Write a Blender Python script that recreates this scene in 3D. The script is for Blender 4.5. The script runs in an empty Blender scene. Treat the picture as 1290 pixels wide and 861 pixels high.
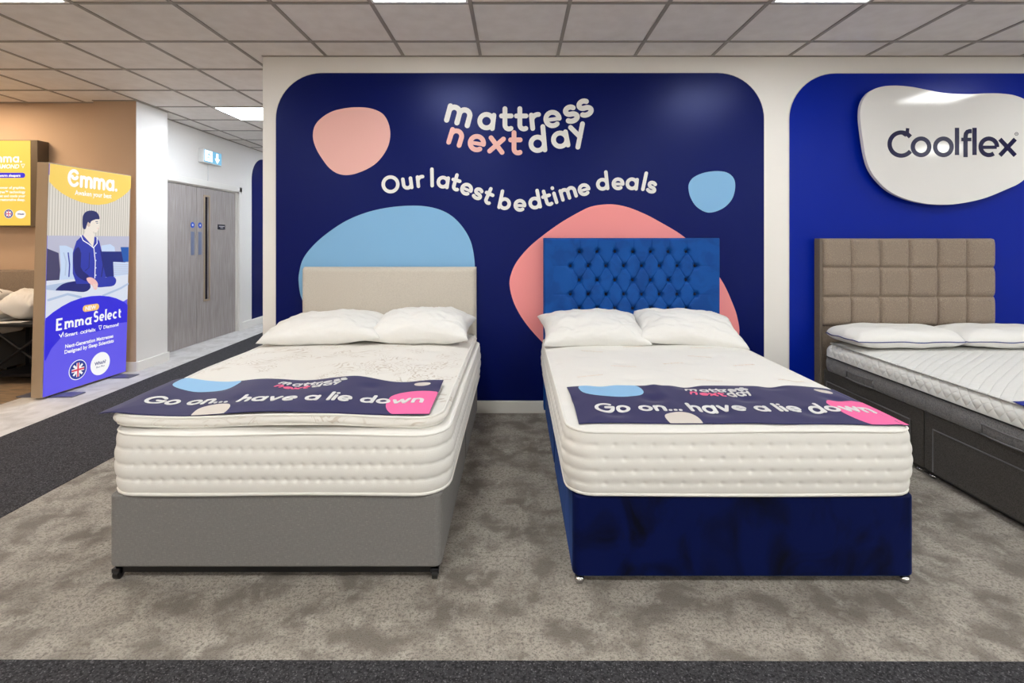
import bpy, math, random
from mathutils import Vector, noise
random.seed(7)
PI = math.pi
S = bpy.context.scene
COL = S.collection
CAMZ, F, VX, VY = 1.348, 644.0, 650.0, 303.0

# ------------------------------------------------------------------ helpers
def lin(c):
    return tuple((x/12.92 if x <= .04045 else ((x+.055)/1.055)**2.4) for x in [v/255 for v in c])

def mat(name, rgb, rough=.6, metal=0, spec=None, sheen=0, emit=None, estr=0, coat=0,
        var=None, bump=None, alpha=None, trans=0):
    m = bpy.data.materials.new(name); m.use_nodes = True
    nt = m.node_tree; b = nt.nodes['Principled BSDF']
    b.inputs['Base Color'].default_value = (*lin(rgb), 1)
    b.inputs['Roughness'].default_value = rough
    b.inputs['Metallic'].default_value = metal
    if spec is not None: b.inputs['Specular IOR Level'].default_value = spec
    if sheen: 
        b.inputs['Sheen Weight'].default_value = sheen
        b.inputs['Sheen Roughness'].default_value = .35
    if coat:
        b.inputs['Coat Weight'].default_value = coat; b.inputs['Coat Roughness'].default_value = .12
    if trans: b.inputs['Transmission Weight'].default_value = trans
    if emit:
        b.inputs['Emission Color'].default_value = (*lin(emit), 1)
        b.inputs['Emission Strength'].default_value = estr
    co = nt.nodes.new('ShaderNodeTexCoord')
    if var:            # list of (scale, detail, rgb2, lo, hi[, stretch])
        cur = None
        for v in var:
            sc, det, rgb2, lo, hi = v[:5]
            n = nt.nodes.new('ShaderNodeTexNoise'); n.inputs['Scale'].default_value = sc; n.inputs['Detail'].default_value = det
            if len(v) > 6: n.inputs['Distortion'].default_value = v[6]
            src = co.outputs['Object']
            if len(v) > 5 and v[5]:
                mp = nt.nodes.new('ShaderNodeMapping'); mp.inputs['Scale'].default_value = v[5]
                nt.links.new(src, mp.inputs['Vector']); src = mp.outputs[0]
            nt.links.new(src, n.inputs['Vector'])
            r = nt.nodes.new('ShaderNodeMapRange'); r.inputs[1].default_value = lo; r.inputs[2].default_value = hi
            nt.links.new(n.outputs[0], r.inputs[0])
            mx = nt.nodes.new('ShaderNodeMix'); mx.data_type = 'RGBA'
            nt.links.new(r.outputs[0], mx.inputs[0])
            if cur: nt.links.new(cur, mx.inputs[6])
            else: mx.inputs[6].default_value = (*lin(rgb), 1)
            mx.inputs[7].default_value = (*lin(rgb2), 1)
            cur = mx.outputs[2]
        nt.links.new(cur, b.inputs['Base Color'])
    if bump:           # list of (scale, detail, strength, distance[, stretch])
        prev = None
        for v in bump:
            n = nt.nodes.new('ShaderNodeTexNoise'); n.inputs['Scale'].default_value = v[0]; n.inputs['Detail'].default_value = v[1]
            src = co.outputs['Object']
            if len(v) > 4:
                mp = nt.nodes.new('ShaderNodeMapping'); mp.inputs['Scale'].default_value = v[4]
                nt.links.new(src, mp.inputs['Vector']); src = mp.outputs[0]
            nt.links.new(src, n.inputs['Vector'])
            bp = nt.nodes.new('ShaderNodeBump'); bp.inputs['Strength'].default_value = v[2]; bp.inputs['Distance'].default_value = v[3]
            nt.links.new(n.outputs[0], bp.inputs['Height'])
            if prev: nt.links.new(prev, bp.inputs['Normal'])
            prev = bp.outputs[0]
        nt.links.new(prev, b.inputs['Normal'])
    return m

class MB:
    def __init__(s): s.v = []; s.f = []; s.m = []
    def add(s, vs, fs, mi=0):
        o = len(s.v); s.v += [tuple(p) for p in vs]
        for f in fs: s.f.append(tuple(i+o for i in f)); s.m.append(mi)
    def box(s, x0, x1, y0, y1, z0, z1, mi=0):
        s.add([(x0,y0,z0),(x1,y0,z0),(x1,y1,z0),(x0,y1,z0),(x0,y0,z1),(x1,y0,z1),(x1,y1,z1),(x0,y1,z1)],
              [(0,3,2,1),(4,5,6,7),(0,1,5,4),(1,2,6,5),(2,3,7,6),(3,0,4,7)], mi)
    def quad(s, a, b, c, d, mi=0): s.add([a,b,c,d], [(0,1,2,3)], mi)
    def tube(s, pts, r, n=8, mi=0, closed=False):
        pts = [Vector(p) for p in pts]; N = len(pts); vs = []; fs = []
        for i, p in enumerate(pts):
            if closed: t = pts[(i+1)%N]-pts[i-1]
            else: t = pts[min(i+1,N-1)]-pts[max(i-1,0)]
            t.normalize()
            up = Vector((0,0,1)) if abs(t.z) < .95 else Vector((1,0,0))
            a = t.cross(up).normalized(); b = t.cross(a)
            for k in range(n):
                th = 2*PI*k/n; vs.append(p+a*(r*math.cos(th))+b*(r*math.sin(th)))
        for i in range(N if closed else N-1):
            j = (i+1) % N
            for k in range(n):
                k2 = (k+1) % n; fs.append((i*n+k, i*n+k2, j*n+k2, j*n+k))
        if not closed:
            fs.append(tuple(range(n-1,-1,-1))); fs.append(tuple((N-1)*n+k for k in range(n)))
        s.add(vs, fs, mi)
    def lathe(s, c, prof, n=16, axis='z', mi=0):
        vs = []; fs = []
        for (r, h) in prof:
            for k in range(n):
                th = 2*PI*k/n; a, b = r*math.cos(th), r*math.sin(th)
                vs.append({'z':(c[0]+a,c[1]+b,c[2]+h),'y':(c[0]+a,c[1]+h,c[2]+b),'x':(c[0]+h,c[1]+a,c[2]+b)}[axis])
        for i in range(len(prof)-1):
            for k in range(n):
                k2 = (k+1) % n; fs.append((i*n+k, i*n+k2, (i+1)*n+k2, (i+1)*n+k))
        fs.append(tuple(range(n-1,-1,-1))); fs.append(tuple((len(prof)-1)*n+k for k in range(n)))
        s.add(vs, fs, mi)
    def poly(s, pts, fn, h, mi=0, base=0.0):
        """2-D outline (closed) mapped by fn(u,v,h): top face plus side walls down to base"""
        n = len(pts)
        s.add([fn(p[0],p[1],h) for p in pts]+[fn(p[0],p[1],base) for p in pts],
              [tuple(range(n))]+[(i,i+n,(i+1)%n+n,(i+1)%n) for i in range(n)], mi)
    def ribbon(s, pts, w, fn, h, mi=0, cap=True, closed=False, base=0.0):
        """a stroke of width w along pts, mapped by fn"""
        P = [pts[0]]
        for p in pts[1:]:
            if math.hypot(p[0]-P[-1][0], p[1]-P[-1][1]) > 1e-7: P.append(p)
        if closed and math.hypot(P[0][0]-P[-1][0], P[0][1]-P[-1][1]) < 1e-6: P.pop()
        n = len(P); L = []; R = []
        if n < 2: return
        for i in range(n):
            if closed: a, b = P[i-1], P[(i+1)%n]
            else: a, b = P[max(i-1,0)], P[min(i+1,n-1)]
            dx, dy = b[0]-a[0], b[1]-a[1]; l = math.hypot(dx, dy) or 1; nx, ny = -dy/l, dx/l
            k = w/2
            if 0 < i < n-1 or closed:
                d0 = (P[i][0]-P[i-1][0], P[i][1]-P[i-1][1]); l0 = math.hypot(*d0) or 1
                c = (-d0[1]/l0)*nx+(d0[0]/l0)*ny; k = w/2/max(c, .5)
            L.append((P[i][0]+nx*k, P[i][1]+ny*k)); R.append((P[i][0]-nx*k, P[i][1]-ny*k))
        m = n if closed else n-1
        for i in range(m):
            j = (i+1) % n
            s.add([fn(*L[i],h),fn(*L[j],h),fn(*R[j],h),fn(*R[i],h),fn(*L[i],base),fn(*L[j],base),fn(*R[j],base),fn(*R[i],base)],
                  [(0,3,2,1),(0,1,5,4),(2,3,7,6)], mi)
        if cap and not closed:
            for (c, q) in ((P[0], P[1]), (P[-1], P[-2])):
                a0 = math.atan2(c[1]-q[1], c[0]-q[0])-PI/2
                arc_ = [(c[0]+w/2*math.cos(a0+PI*k/8), c[1]+w/2*math.sin(a0+PI*k/8)) for k in range(9)]
                s.poly(arc_, fn, h, mi, base)
    def build(s, name, mats, parent=None, smooth=False, bevel=0, subsurf=0, origin=None, seg=2):
        me = bpy.data.meshes.new(name)
        L = Vector((0,0,0))
        if parent is not None:
            q = parent
            while q is not None: L += q.location; q = q.parent
        elif origin is not None: L = Vector(origin)
        me.from_pydata([(p[0]-L.x, p[1]-L.y, p[2]-L.z) for p in s.v], [], s.f)
        if not isinstance(mats, (list, tuple)): mats = [mats]
        for m in mats: me.materials.append(m)
        if len(mats) > 1: me.polygons.foreach_set('material_index', s.m)
        if smooth: me.polygons.foreach_set('use_smooth', [True]*len(me.polygons))
        me.update()
        o = bpy.data.objects.new(name, me); COL.objects.link(o)
        if parent is not None: o.parent = parent
        elif origin is not None: o.location = L
        if bevel:
            b = o.modifiers.new('Bevel', 'BEVEL'); b.width = bevel; b.segments = seg; b.limit_method = 'ANGLE'
            if not smooth:
                me.polygons.foreach_set('use_smooth', [True]*len(me.polygons))
                wn = o.modifiers.new('WN', 'WEIGHTED_NORMAL')
        if subsurf:
            b = o.modifiers.new('Sub', 'SUBSURF'); b.levels = subsurf; b.render_levels = subsurf
        return o

def tag(o, label=None, cat=None, group=None, kind=None):
    if label: o['label'] = label
    if cat: o['category'] = cat
    if group: o['group'] = group
    if kind: o['kind'] = kind
    return o
def thing(name, label, cat, loc, group=None):
    o = bpy.data.objects.new(name, None); COL.objects.link(o); o.location = loc; o.empty_display_size = .1
    return tag(o, label, cat, group)
def struct(o): o['kind'] = 'structure'; return o
def dup(root, loc, label, group=None):
    r = root.copy(); COL.objects.link(r); r.location = loc; r['label'] = label
    if group: r['group'] = group
    for ch in list(root.children):
        c = ch.copy(); COL.objects.link(c); c.parent = r
        for g in list(ch.children):
            d = g.copy(); COL.objects.link(d); d.parent = c
    return r
def nz(x, y, z=0): return noise.noise(Vector((x, y, z)))
def smoothloop(pts, k=8):
    n = len(pts); out = []
    for i in range(n):
        p0, p1, p2, p3 = pts[i-1], pts[i], pts[(i+1)%n], pts[(i+2)%n]
        for j in range(k):
            t = j/k
            out.append(tuple(.5*((2*p1[c])+(-p0[c]+p2[c])*t+(2*p0[c]-5*p1[c]+4*p2[c]-p3[c])*t*t+(-p0[c]+3*p1[c]-3*p2[c]+p3[c])*t**3) for c in (0,1)))
    return out
def arc(cx, cy, rx, ry, a0, a1, n=18):
    return [(cx+rx*math.cos(math.radians(a0+(a1-a0)*i/n)), cy+ry*math.sin(math.radians(a0+(a1-a0)*i/n))) for i in range(n+1)]
def seg(a, b, n=4): return [(a[0]+(b[0]-a[0])*i/n, a[1]+(b[1]-a[1])*i/n) for i in range(n+1)]

# ------------------------------------------------------------------ a round stroke alphabet
def glyph(c, h=.118):
    """strokes (centre lines) in x-height units, and advance width"""
    r = .5-h; lo, hi = h, 1-h; A = 1.42
    circ = ('c', arc(.5,.5,r,r,0,360,30)[:-1])
    if c == 'o': return [circ], 1.0
    if c == 'a': return [circ, ('l', seg((1-h,lo),(1-h,hi)))], 1.02
    if c == 'd': return [circ, ('l', seg((1-h,lo),(1-h,A)))], 1.02
    if c == 'b': return [circ, ('l', seg((h,lo),(h,A)))], 1.02
    if c == 'e': return [('l', arc(.5,.5,r,r,-2,306,26)), ('s', seg((h+.02,.48),(1-h-.02,.48)))], 1.0
    if c == 'c': return [('l', arc(.5,.5,r,r,45,315,24))], .92
    if c == 'l': return [('l', seg((h,lo),(h,A)))], 2*h
    if c == 'i': return [('l', seg((h,lo),(h,hi))), ('l', seg((h,1.28),(h,1.30),1))], 2*h
    if c == '.': return [('l', seg((h,h+.01),(h,h+.03),1))], 2*h
    if c == 'n': return [('l', seg((h,lo),(h,hi))), ('l', arc(h+.3,hi-.3,.3,.3,180,0,14)+seg((h+.6,hi-.3),(h+.6,lo)))], .6+2*h
    if c == 'h': return [('l', seg((h,lo),(h,A))), ('l', arc(h+.3,hi-.3,.3,.3,180,0,14)+seg((h+.6,hi-.3),(h+.6,lo)))], .6+2*h
    if c == 'm':
        q = .27
        return [('l', seg((h,lo),(h,hi))), ('l', arc(h+q,hi-q,q,q,180,0,12)+seg((h+2*q,hi-q),(h+2*q,lo))),
                ('l', arc(h+3*q,hi-q,q,q,180,0,12)+seg((h+4*q,hi-q),(h+4*q,lo)))], 4*q+2*h
    if c == 'u': return [('l', seg((h,hi),(h,lo+.3))+arc(h+.3,lo+.3,.3,.3,180,360,14)+seg((h+.6,lo+.3),(h+.6,hi))), ('l', seg((h+.6,lo+.2),(h+.6,lo)))], .6+2*h
    if c == 'r': return [('l', seg((h,lo),(h,hi))), ('l', arc(h+.34,hi-.34,.34,.34,180,80,8))], .52+h
    if c == 't': return [('l', seg((.32,1.25),(.32,lo+.22))+arc(.54,lo+.22,.22,.22,180,300,8)), ('l', seg((h,hi-.02),(.66,hi-.02)))], .76
    if c == 'f': return [('l', seg((.30,lo),(.30,A-.24))+arc(.54,A-.24,.24,.24,180,80,7)), ('l', seg((h,hi-.02),(.62,hi-.02)))], .66
    if c == 's':
        q1, q2 = .185, (hi-lo)/2-.185
        return [('l', arc(.42,hi-q1,.24,q1,35,180,9)+arc(.42,hi-q1,.24,q1,190,255,4)+arc(.42,lo+q2,.28,q2,75,0,8)+arc(.42,lo+q2,.28,q2,-10,-145,9))], .82
    if c == 'v': return [('l', seg((h,hi),(.45,lo))), ('l', seg((.45,lo),(.9-h,hi)))], .9
    if c == 'w': return [('l', seg((h,hi),(.38,lo))), ('l', seg((.38,lo),(.66,hi))), ('l', seg((.66,hi),(.94,lo))), ('l', seg((.94,lo),(1.32-h,hi)))], 1.32
    if c == 'x': return [('l', seg((h,hi),(.95-h,lo))), ('l', seg((h,lo),(.95-h,hi)))], .95
    if c == 'y': return [('l', seg((h,hi),(.48,lo+.08))), ('l', seg((.95-h,hi),(.95-h-.62,-.42+h)))], .95
    if c == 'O': R = .72-h; return [('c', arc(.72,.70,R,R,0,360,34)[:-1])], 1.44
    if c == 'C': R = .70-h; return [('l', arc(.70,.70,R,R,42,318,28))], 1.22
    if c == 'G': R = .72-h; return [('l', arc(.72,.70,R,R,45,360,30)), ('k', seg((.72+R,.70),(.82,.70),3))], 1.42
    if c == 'E': return [('l', seg((h,lo),(h,A-.04))), ('l', seg((h,lo),(.85,lo))), ('l', seg((h,.72),(.72,.72))), ('l', seg((h,A-.04),(.85,A-.04)))], 1.0
    if c == 'S':
        q = (A-h)/4+.01
        return [('l', arc(.48,A-.03-q,.32,q,30,180,9)+arc(.48,A-.03-q,.32,q,190,260,4)+arc(.48,lo+q,.36,q,80,0,8)+arc(.48,lo+q,.36,q,-10,-150,9))], .98
    if c == '(':   # round capital with a smiling tongue
        R = .72-h
        return [('l', arc(.72,.70,R,R,48,318,28)), ('l', arc(.80,.92,.34,.26,200,335,10))], 1.4
    return [], .5
def put(mb, c, w, fn, x, y, size, rot=0, mi=0, lift=.002, centre=True, cap=True, serif=False, base=0.0, widen=1.0):
    st, adv = glyph(c, w/2); ca, sa = math.cos(math.radians(rot)), math.sin(math.radians(rot))
    cx, cy = (adv/2, .5) if centre else (0, 0)
    def tr(p):
        a, b = (p[0]-cx)*size*widen, (p[1]-cy)*size
        return (x+a*ca-b*sa, y+a*sa+b*ca)
    ss = list(st)
    if serif:
        for k, p in st:
            if k == 'l' and all(abs(q[0]-p[0][0]) < 1e-6 for q in p):
                for e in (p[0], p[-1]):
                    ss.append(('z', seg((e[0]-.22,e[1]+(.05 if e[1] > .5 else -.05)),(e[0]+.22,e[1]+(.05 if e[1] > .5 else -.05)),1)))
    for i, (k, p) in enumerate(ss):
        mb.ribbon([tr(q) for q in p], (w*(.78 if k == 's' else .45 if k == 'z' else 1))*size, fn, lift*(1+.12*i), mi, cap and k not in 'sz', closed=(k == 'c'), base=base)
    return adv*size*widen
def run(mb, text, w, fn, x, y, size, width=None, track=.13, space=.5, **kw):
    """straight line of text from x on base line y, optionally fitted to a width"""
    tot = sum((glyph(c, w/2)[1]+track) if c != ' ' else space for c in text)-track
    k = 1.0
    if width: k = width/(tot*size)
    for c in text:
        if c == ' ': x += space*size*k; continue
        a = put(mb, c, w, fn, x, y, size, centre=False, widen=k, **kw)
        x += a+track*size*k
_fontcache = {}
def plain(mb, text, fn, x, y, size, mi=0, lift=.001, align='LEFT', bold=0.0, rot=0, width=None, shear=0, sub=False):
    """small print with the built-in typeface"""
    cu = bpy.data.curves.new('t', 'FONT'); cu.body = text; cu.size = size; cu.align_x = align; cu.offset = bold; cu.shear = shear
    cu.resolution_u = 3
    o = bpy.data.objects.new('t', cu); COL.objects.link(o)
    dg = bpy.context.evaluated_depsgraph_get(); dg.update()
    me = bpy.data.meshes.new_from_object(o.evaluated_get(dg))
    k = 1
    if width and len(me.vertices):
        xs = [v.co.x for v in me.vertices]; k = width/(max(xs)-min(xs))
    ca, sa = math.cos(math.radians(rot)), math.sin(math.radians(rot))
    vs = [fn(x+v.co.x*k*ca-v.co.y*sa, y+v.co.x*k*sa+v.co.y*ca, lift) for v in me.vertices]
    mb.add(vs, [tuple(p.vertices) for p in me.polygons], mi)
    bpy.data.objects.remove(o); bpy.data.curves.remove(cu); bpy.data.meshes.remove(me)

# ------------------------------------------------------------------ materials
M = {}
M['wall'] = mat('wall_paint', (232,229,224), .75, bump=[(220,3,.08,.002)])
M['tan'] = mat('tan_paint', (192,166,142), .75, bump=[(220,3,.08,.002)])
M['skirt'] = mat('skirting_gloss', (232,229,222), .35)
M['ceil'] = mat('ceiling_tile', (232,227,221), .95, var=[(9,6,(224,218,211),.35,.7)], bump=[(300,4,.25,.002)])
M['bar'] = mat('ceiling_bar', (150,143,134), .5)
M['carpet'] = mat('grey_carpet', (174,166,155), 1, sheen=.15,
    var=[(5.5,6,(122,114,104),.42,.62,(1,1.2,1),.25), (12,7,(186,179,168),.52,.72,(1,.8,1),.2), (70,4,(118,110,101),.48,.72), (160,2,(96,89,81),.52,.74)],
    bump=[(260,3,.7,.012),(6,3,.3,.02)])
M['runner'] = mat('charcoal_carpet', (62,61,65), 1, var=[(120,3,(26,26,29),.42,.62),(170,2,(120,118,122),.58,.74)], bump=[(300,3,.8,.01)])
M['pale'] = mat('pale_grey_carpet', (200,197,194), .9, var=[(5,6,(184,180,176),.42,.66,(1,1,1),1.2),(9,6,(212,209,206),.54,.72,(1,.6,1),.8)], bump=[(200,3,.5,.006)])
M['navy'] = mat('navy_vinyl', (2,15,84), .33, spec=.34)
M['navy'].node_tree.nodes['Principled BSDF'].inputs['Specular Tint'].default_value = (.42,.48,.9,1)
M['royal'] = mat('royal_vinyl', (3,32,146), .31, spec=.26)
M['royal'].node_tree.nodes['Principled BSDF'].inputs['Specular Tint'].default_value = (.42,.48,.9,1)
M['edge'] = mat('panel_edge', (214,212,205), .5)
M['wwhite'] = mat('white_vinyl', (226,225,222), .45)
M['wpink'] = mat('blush_vinyl', (232,178,170), .42)
M['wcoral'] = mat('coral_vinyl', (238,144,144), .45)
M['wsky'] = mat('sky_vinyl', (122,174,216), .42)
M['acryl'] = mat('white_acrylic', (222,221,219), .085, spec=.45)
M['ink'] = mat('navy_letter', (20,20,62), .2, spec=.3)
M['matt'] = mat('mattress_knit', (224,222,217), .85, sheen=.1, bump=[(240,3,.15,.002)])
M['piping'] = mat('piping_white', (226,224,218), .7)
M['damask'] = mat('damask_knit', (236,233,226), .8, sheen=.1)
M['bamboo'] = mat('soft_knit', (224,222,217), .8, sheen=.1, bump=[(9,2,.25,.02),(240,3,.12,.002)])
M['pillow'] = mat('pillow_cotton', (222,221,218), .85, bump=[(5,4,.55,.03,(1,2.4,1)),(20,3,.15,.008)])
M['greyfab'] = mat('grey_weave', (120,118,116), .9, sheen=.1, var=[(420,2,(112,110,108),.4,.62,(1,1,.15)),(420,2,(138,136,132),.56,.74,(.15,.15,1))], bump=[(500,2,.2,.001)])
M['velvet'] = mat('blue_velvet', (2,14,66), .6, spec=.12, sheen=.22, var=[(5.0,5,(1,3,22),.46,.62,(1,1,.7),.8)], bump=[(4.5,3,.35,.02)])
M['velvet'].node_tree.nodes['Principled BSDF'].inputs['Sheen Tint'].default_value = (.1,.3,1,1)
M['velvet2'] = mat('blue_velvet_headboard', (8,74,150), .6, spec=.2, sheen=.25, var=[(7,4,(7,64,136),.45,.62,(1,1,1),.8)])
M['velvet2'].node_tree.nodes['Principled BSDF'].inputs['Sheen Tint'].default_value = (.1,.4,1,1)
M['button'] = mat('velvet_button_shaded', (3,12,46), .6, sheen=.3)  # button colour darkened to stand in for shade deep in the tufting pits
M['cream'] = mat('cream_weave', (196,189,178), .95, sheen=.1, var=[(130,4,(186,179,168),.42,.66,(1,1,1.6)),(300,3,(202,196,186),.55,.7)], bump=[(300,3,.4,.002)])
M['taupe'] = mat('taupe_weave', (146,131,116), .95, sheen=.15, var=[(260,3,(116,102,90),.42,.65),(180,3,(172,158,142),.58,.75)], bump=[(320,3,.4,.002)])
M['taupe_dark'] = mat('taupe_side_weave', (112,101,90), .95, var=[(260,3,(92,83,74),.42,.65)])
M['char'] = mat('charcoal_weave', (82,78,74), .95, sheen=.1, var=[(300,3,(58,55,52),.42,.62)], bump=[(320,3,.4,.002)])
M['felt'] = mat('grey_border_fabric', (124,123,124), .95, sheen=.2, var=[(180,4,(98,97,98),.42,.62)], bump=[(300,3,.4,.002)])
M['strap'] = mat('handle_webbing', (104,103,105), .6)
M['black'] = mat('black_plastic', (14,14,15), .4)
M['blackm'] = mat('black_metal', (16,16,20), .35)
M['chrome'] = mat('chrome', (210,210,212), .15, metal=1)
M['banner'] = mat('navy_cloth', (34,32,82), .75, sheen=.15, bump=[(300,2,.1,.001)])
M['banner3'] = mat('royal_cloth', (14,36,140), .75)
M['bwhite'] = mat('banner_white', (216,216,216), .7)
M['bpink'] = mat('banner_pink', (238,104,160), .7)
M['bpink2'] = mat('banner_rose', (240,110,150), .7)
M['bsky'] = mat('banner_sky', (138,184,222), .7)
M['bcream'] = mat('banner_cream', (208,200,192), .7)
M['blueline'] = mat('navy_piping', (34,46,120), .6)
M['frame'] = mat('bronze_frame', (176,156,132), .45, metal=.3)
M['frame_dark'] = mat('dark_bronze', (96,84,70), .5, metal=.2)
M['plate'] = mat('foot_plate', (110,112,130), .4, metal=.5)
M['oak'] = mat('grey_oak', (160,152,148), .5, var=[(14,6,(146,138,134),.4,.66,(1,2.6,.16),.4),(60,4,(182,176,172),.52,.7,(1,3,.06))], bump=[(60,3,.1,.002,(1,3,.06))])
M['planks'] = mat('wood_planks', (150,124,96), .5, var=[(5,5,(112,98,84),.42,.6,(1,6,1)),(12,5,(176,148,116),.5,.68,(.6,10,1))])
M['steel'] = mat('brushed_steel', (150,160,190), .35, metal=.8)
M['dglass'] = mat('dark_glass', (16,20,44), .08, spec=.6)
M['sblue'] = mat('sign_blue', (24,80,200), .4)
M['splaque'] = mat('plaque_navy', (20,22,44), .4)
M['lampbody'] = mat('white_plastic', (226,226,224), .5)
def glow(name, rgb, s): return mat(name, tuple(c*.55 for c in rgb), .5, emit=rgb, estr=s)
M['diff'] = mat('light_diffuser', (250,250,250), .5, emit=(250,252,250), estr=21.0)
M['diff_mid'] = mat('light_diffuser_middle_row', (250,250,250), .5, emit=(250,252,250), estr=36.0)
M['diff_back'] = mat('light_diffuser_rear_row', (250,250,250), .5, emit=(250,252,250), estr=46.0)
M['diff_cool'] = mat('light_diffuser_corridor', (250,250,250), .5, emit=(234,243,255), estr=42.0)
M['diff_warm'] = mat('light_diffuser_warm', (250,250,250), .5, emit=(255,226,190), estr=27.0)
G = .72
for k, c in dict(yellow=(246,208,92), pviolet=(100,90,236), pblue=(48,38,218), white=(250,250,250), curtain=(222,216,206), curtain2=(186,178,166),
                 pgrey=(186,186,206), pdark=(66,62,100), plight=(196,214,240), pbed=(218,224,238), pbed2=(176,194,222), pj=(40,52,168), pj2=(26,30,112), hair=(26,32,96),
                 skin=(236,226,214), skin2=(212,190,176), hand=(240,190,186), pnavy=(20,34,120), pteal=(22,84,170), red=(216,60,92), badge=(40,60,160), amber=(248,196,110),
                 exitblue=(112,188,226), rose=(240,150,160)).items():
    M['g_'+k] = glow('print_'+k, c, G)
M['g_exitw'] = glow('exit_white', (250,252,255), 1.2)

# damask swirls on the topper
def damask(m, c1, c2, scale=5.5):
    nt = m.node_tree; b = nt.nodes['Principled BSDF']; co = nt.nodes.new('ShaderNodeTexCoord')
    n1 = nt.nodes.new('ShaderNodeTexNoise'); n1.inputs['Scale'].default_value = scale; n1.inputs['Detail'].default_value = 1.5; n1.inputs['Distortion'].default_value = 3.2
    nt.links.new(co.outputs['Object'], n1.inputs['Vector'])
    mt = nt.nodes.new('ShaderNodeMath'); mt.operation = 'MULTIPLY'; mt.inputs[1].default_value = 46
    nt.links.new(n1.outputs[0], mt.inputs[0])
    sn = nt.nodes.new('ShaderNodeMath'); sn.operation = 'SINE'; nt.links.new(mt.outputs[0], sn.inputs[0])
    r = nt.nodes.new('ShaderNodeMapRange'); r.inputs[1].default_value = .55; r.inputs[2].default_value = .9; nt.links.new(sn.outputs[0], r.inputs[0])
    n2 = nt.nodes.new('ShaderNodeTexNoise'); n2.inputs['Scale'].default_value = scale*1.3; n2.inputs['Detail'].default_value = 1
    nt.links.new(co.outputs['Object'], n2.inputs['Vector'])
    r2 = nt.nodes.new('ShaderNodeMapRange'); r2.inputs[1].default_value = .48; r2.inputs[2].default_value = .58; nt.links.new(n2.outputs[0], r2.inputs[0])
    mm = nt.nodes.new('ShaderNodeMath'); mm.operation = 'MULTIPLY'; nt.links.new(r.outputs[0], mm.inputs[0]); nt.links.new(r2.outputs[0], mm.inputs[1])
    mx = nt.nodes.new('ShaderNodeMix'); mx.data_type = 'RGBA'; mx.inputs[6].default_value = (*lin(c1),1); mx.inputs[7].default_value = (*lin(c2),1)
    nt.links.new(mm.outputs[0], mx.inputs[0]); nt.links.new(mx.outputs[2], b.inputs['Base Color'])
    bp = nt.nodes.new('ShaderNodeBump'); bp.inputs['Strength'].default_value = .25; bp.inputs['Distance'].default_value = .004
    nt.links.new(mm.outputs[0], bp.inputs['Height']); nt.links.new(bp.outputs[0], b.inputs['Normal'])
damask(M['damask'], (220,217,211), (196,187,176), 4.2)

# diamond quilting of the coolflex mattress: a = y+(x+z), b = y-(x+z)
def quilt(m, period=.075):
    nt = m.node_tree; b = nt.nodes['Principled BSDF']; co = nt.nodes.new('ShaderNodeTexCoord')
    sp = nt.nodes.new('ShaderNodeSeparateXYZ'); nt.links.new(co.outputs['Object'], sp.inputs[0])
    def mth(op, a, b_=None, v=None):
        n = nt.nodes.new('ShaderNodeMath'); n.operation = op; nt.links.new(a, n.inputs[0])
        if b_ is not None: nt.links.new(b_, n.inputs[1])
        if v is not None: n.inputs[1].default_value = v
        return n.outputs[0]
    u = mth('ADD', sp.outputs[0], sp.outputs[2]); yk = mth('MULTIPLY', sp.outputs[1], v=1.25)
    hs = []
    for op in ('ADD', 'SUBTRACT'):
        a = mth(op, yk, u); a = mth('MULTIPLY', a, v=PI/period); a = mth('ABSOLUTE', mth('SINE', a)); a = mth('POWER', a, v=.35); hs.append(a)
    h = mth('MULTIPLY', hs[0], hs[1])
    bp = nt.nodes.new('ShaderNodeBump'); bp.inputs['Strength'].default_value = .8; bp.inputs['Distance'].default_value = .007
    nt.links.new(h, bp.inputs['Height']); nt.links.new(bp.outputs[0], b.inputs['Normal'])
M['quilt'] = mat('quilted_knit', (218,218,215), .8, sheen=.1); quilt(M['quilt'])

# ------------------------------------------------------------------ the room
CZ = 2.786
WY = 3.99
WX0 = -1.976
def prism(name, boxes, m, **kw):
    mb = MB()
    for b in boxes: mb.box(*b)
    return struct(mb.build(name, m, **kw))
prism('floor', [(-7.2,8.2,-4.6,12.2,-.1,0)], M['carpet'])
# charcoal walkway: an L of darker carpet laid a hair above
mb = MB(); zc = .004
def slabpoly(mb, pts, z0, z1):
    n = len(pts)
    mb.add([(x,y,z1) for x,y in pts]+[(x,y,z0) for x,y in pts], [tuple(range(n))]+[(i,i+n,(i+1)%n+n,(i+1)%n) for i in range(n)])
slabpoly(mb, [(-3.50,-4.5),(-2.50,-4.5),(-2.50,12),(-3.75,12),(-3.70,7.5),(-3.60,5.2),(-3.52,3.4),(-3.50,1.9)], 0, zc)
slabpoly(mb, [(-2.50,.55),(8.1,.55),(8.1,1.615),(-2.50,1.64)], 0, zc)
struct(mb.build('floor_walkway', M['runner']))
mb = MB(); slabpoly(mb, [(-7.1,2.0),(-4.22,2.0),(-4.22,5.33),(-7.1,5.33)], 0, .005)
struct(mb.build('floor_planks', M['planks']))
mb = MB(); slabpoly(mb, [(-4.22,-4.5),(-3.50,-4.5),(-3.50,1.9),(-3.52,3.4),(-3.60,5.2),(-3.70,7.5),(-3.75,12),(-4.22,12)], 0, .0035)
struct(mb.build('floor_corridor', M['pale']))
prism('wall_front', [(WX0,8.2,WY,WY+.16,0,CZ)], M['wall'])
prism('wall_corridor', [(WX0,WX0+.16,WY+.16,12,0,CZ)], M['wall'])
prism('wall_right', [(8.05,8.2,-4.6,WY,0,CZ)], M['wall'])
prism('wall_rear', [(-7.2,8.05,-4.7,-4.55,0,CZ)], M['wall'])
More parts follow.
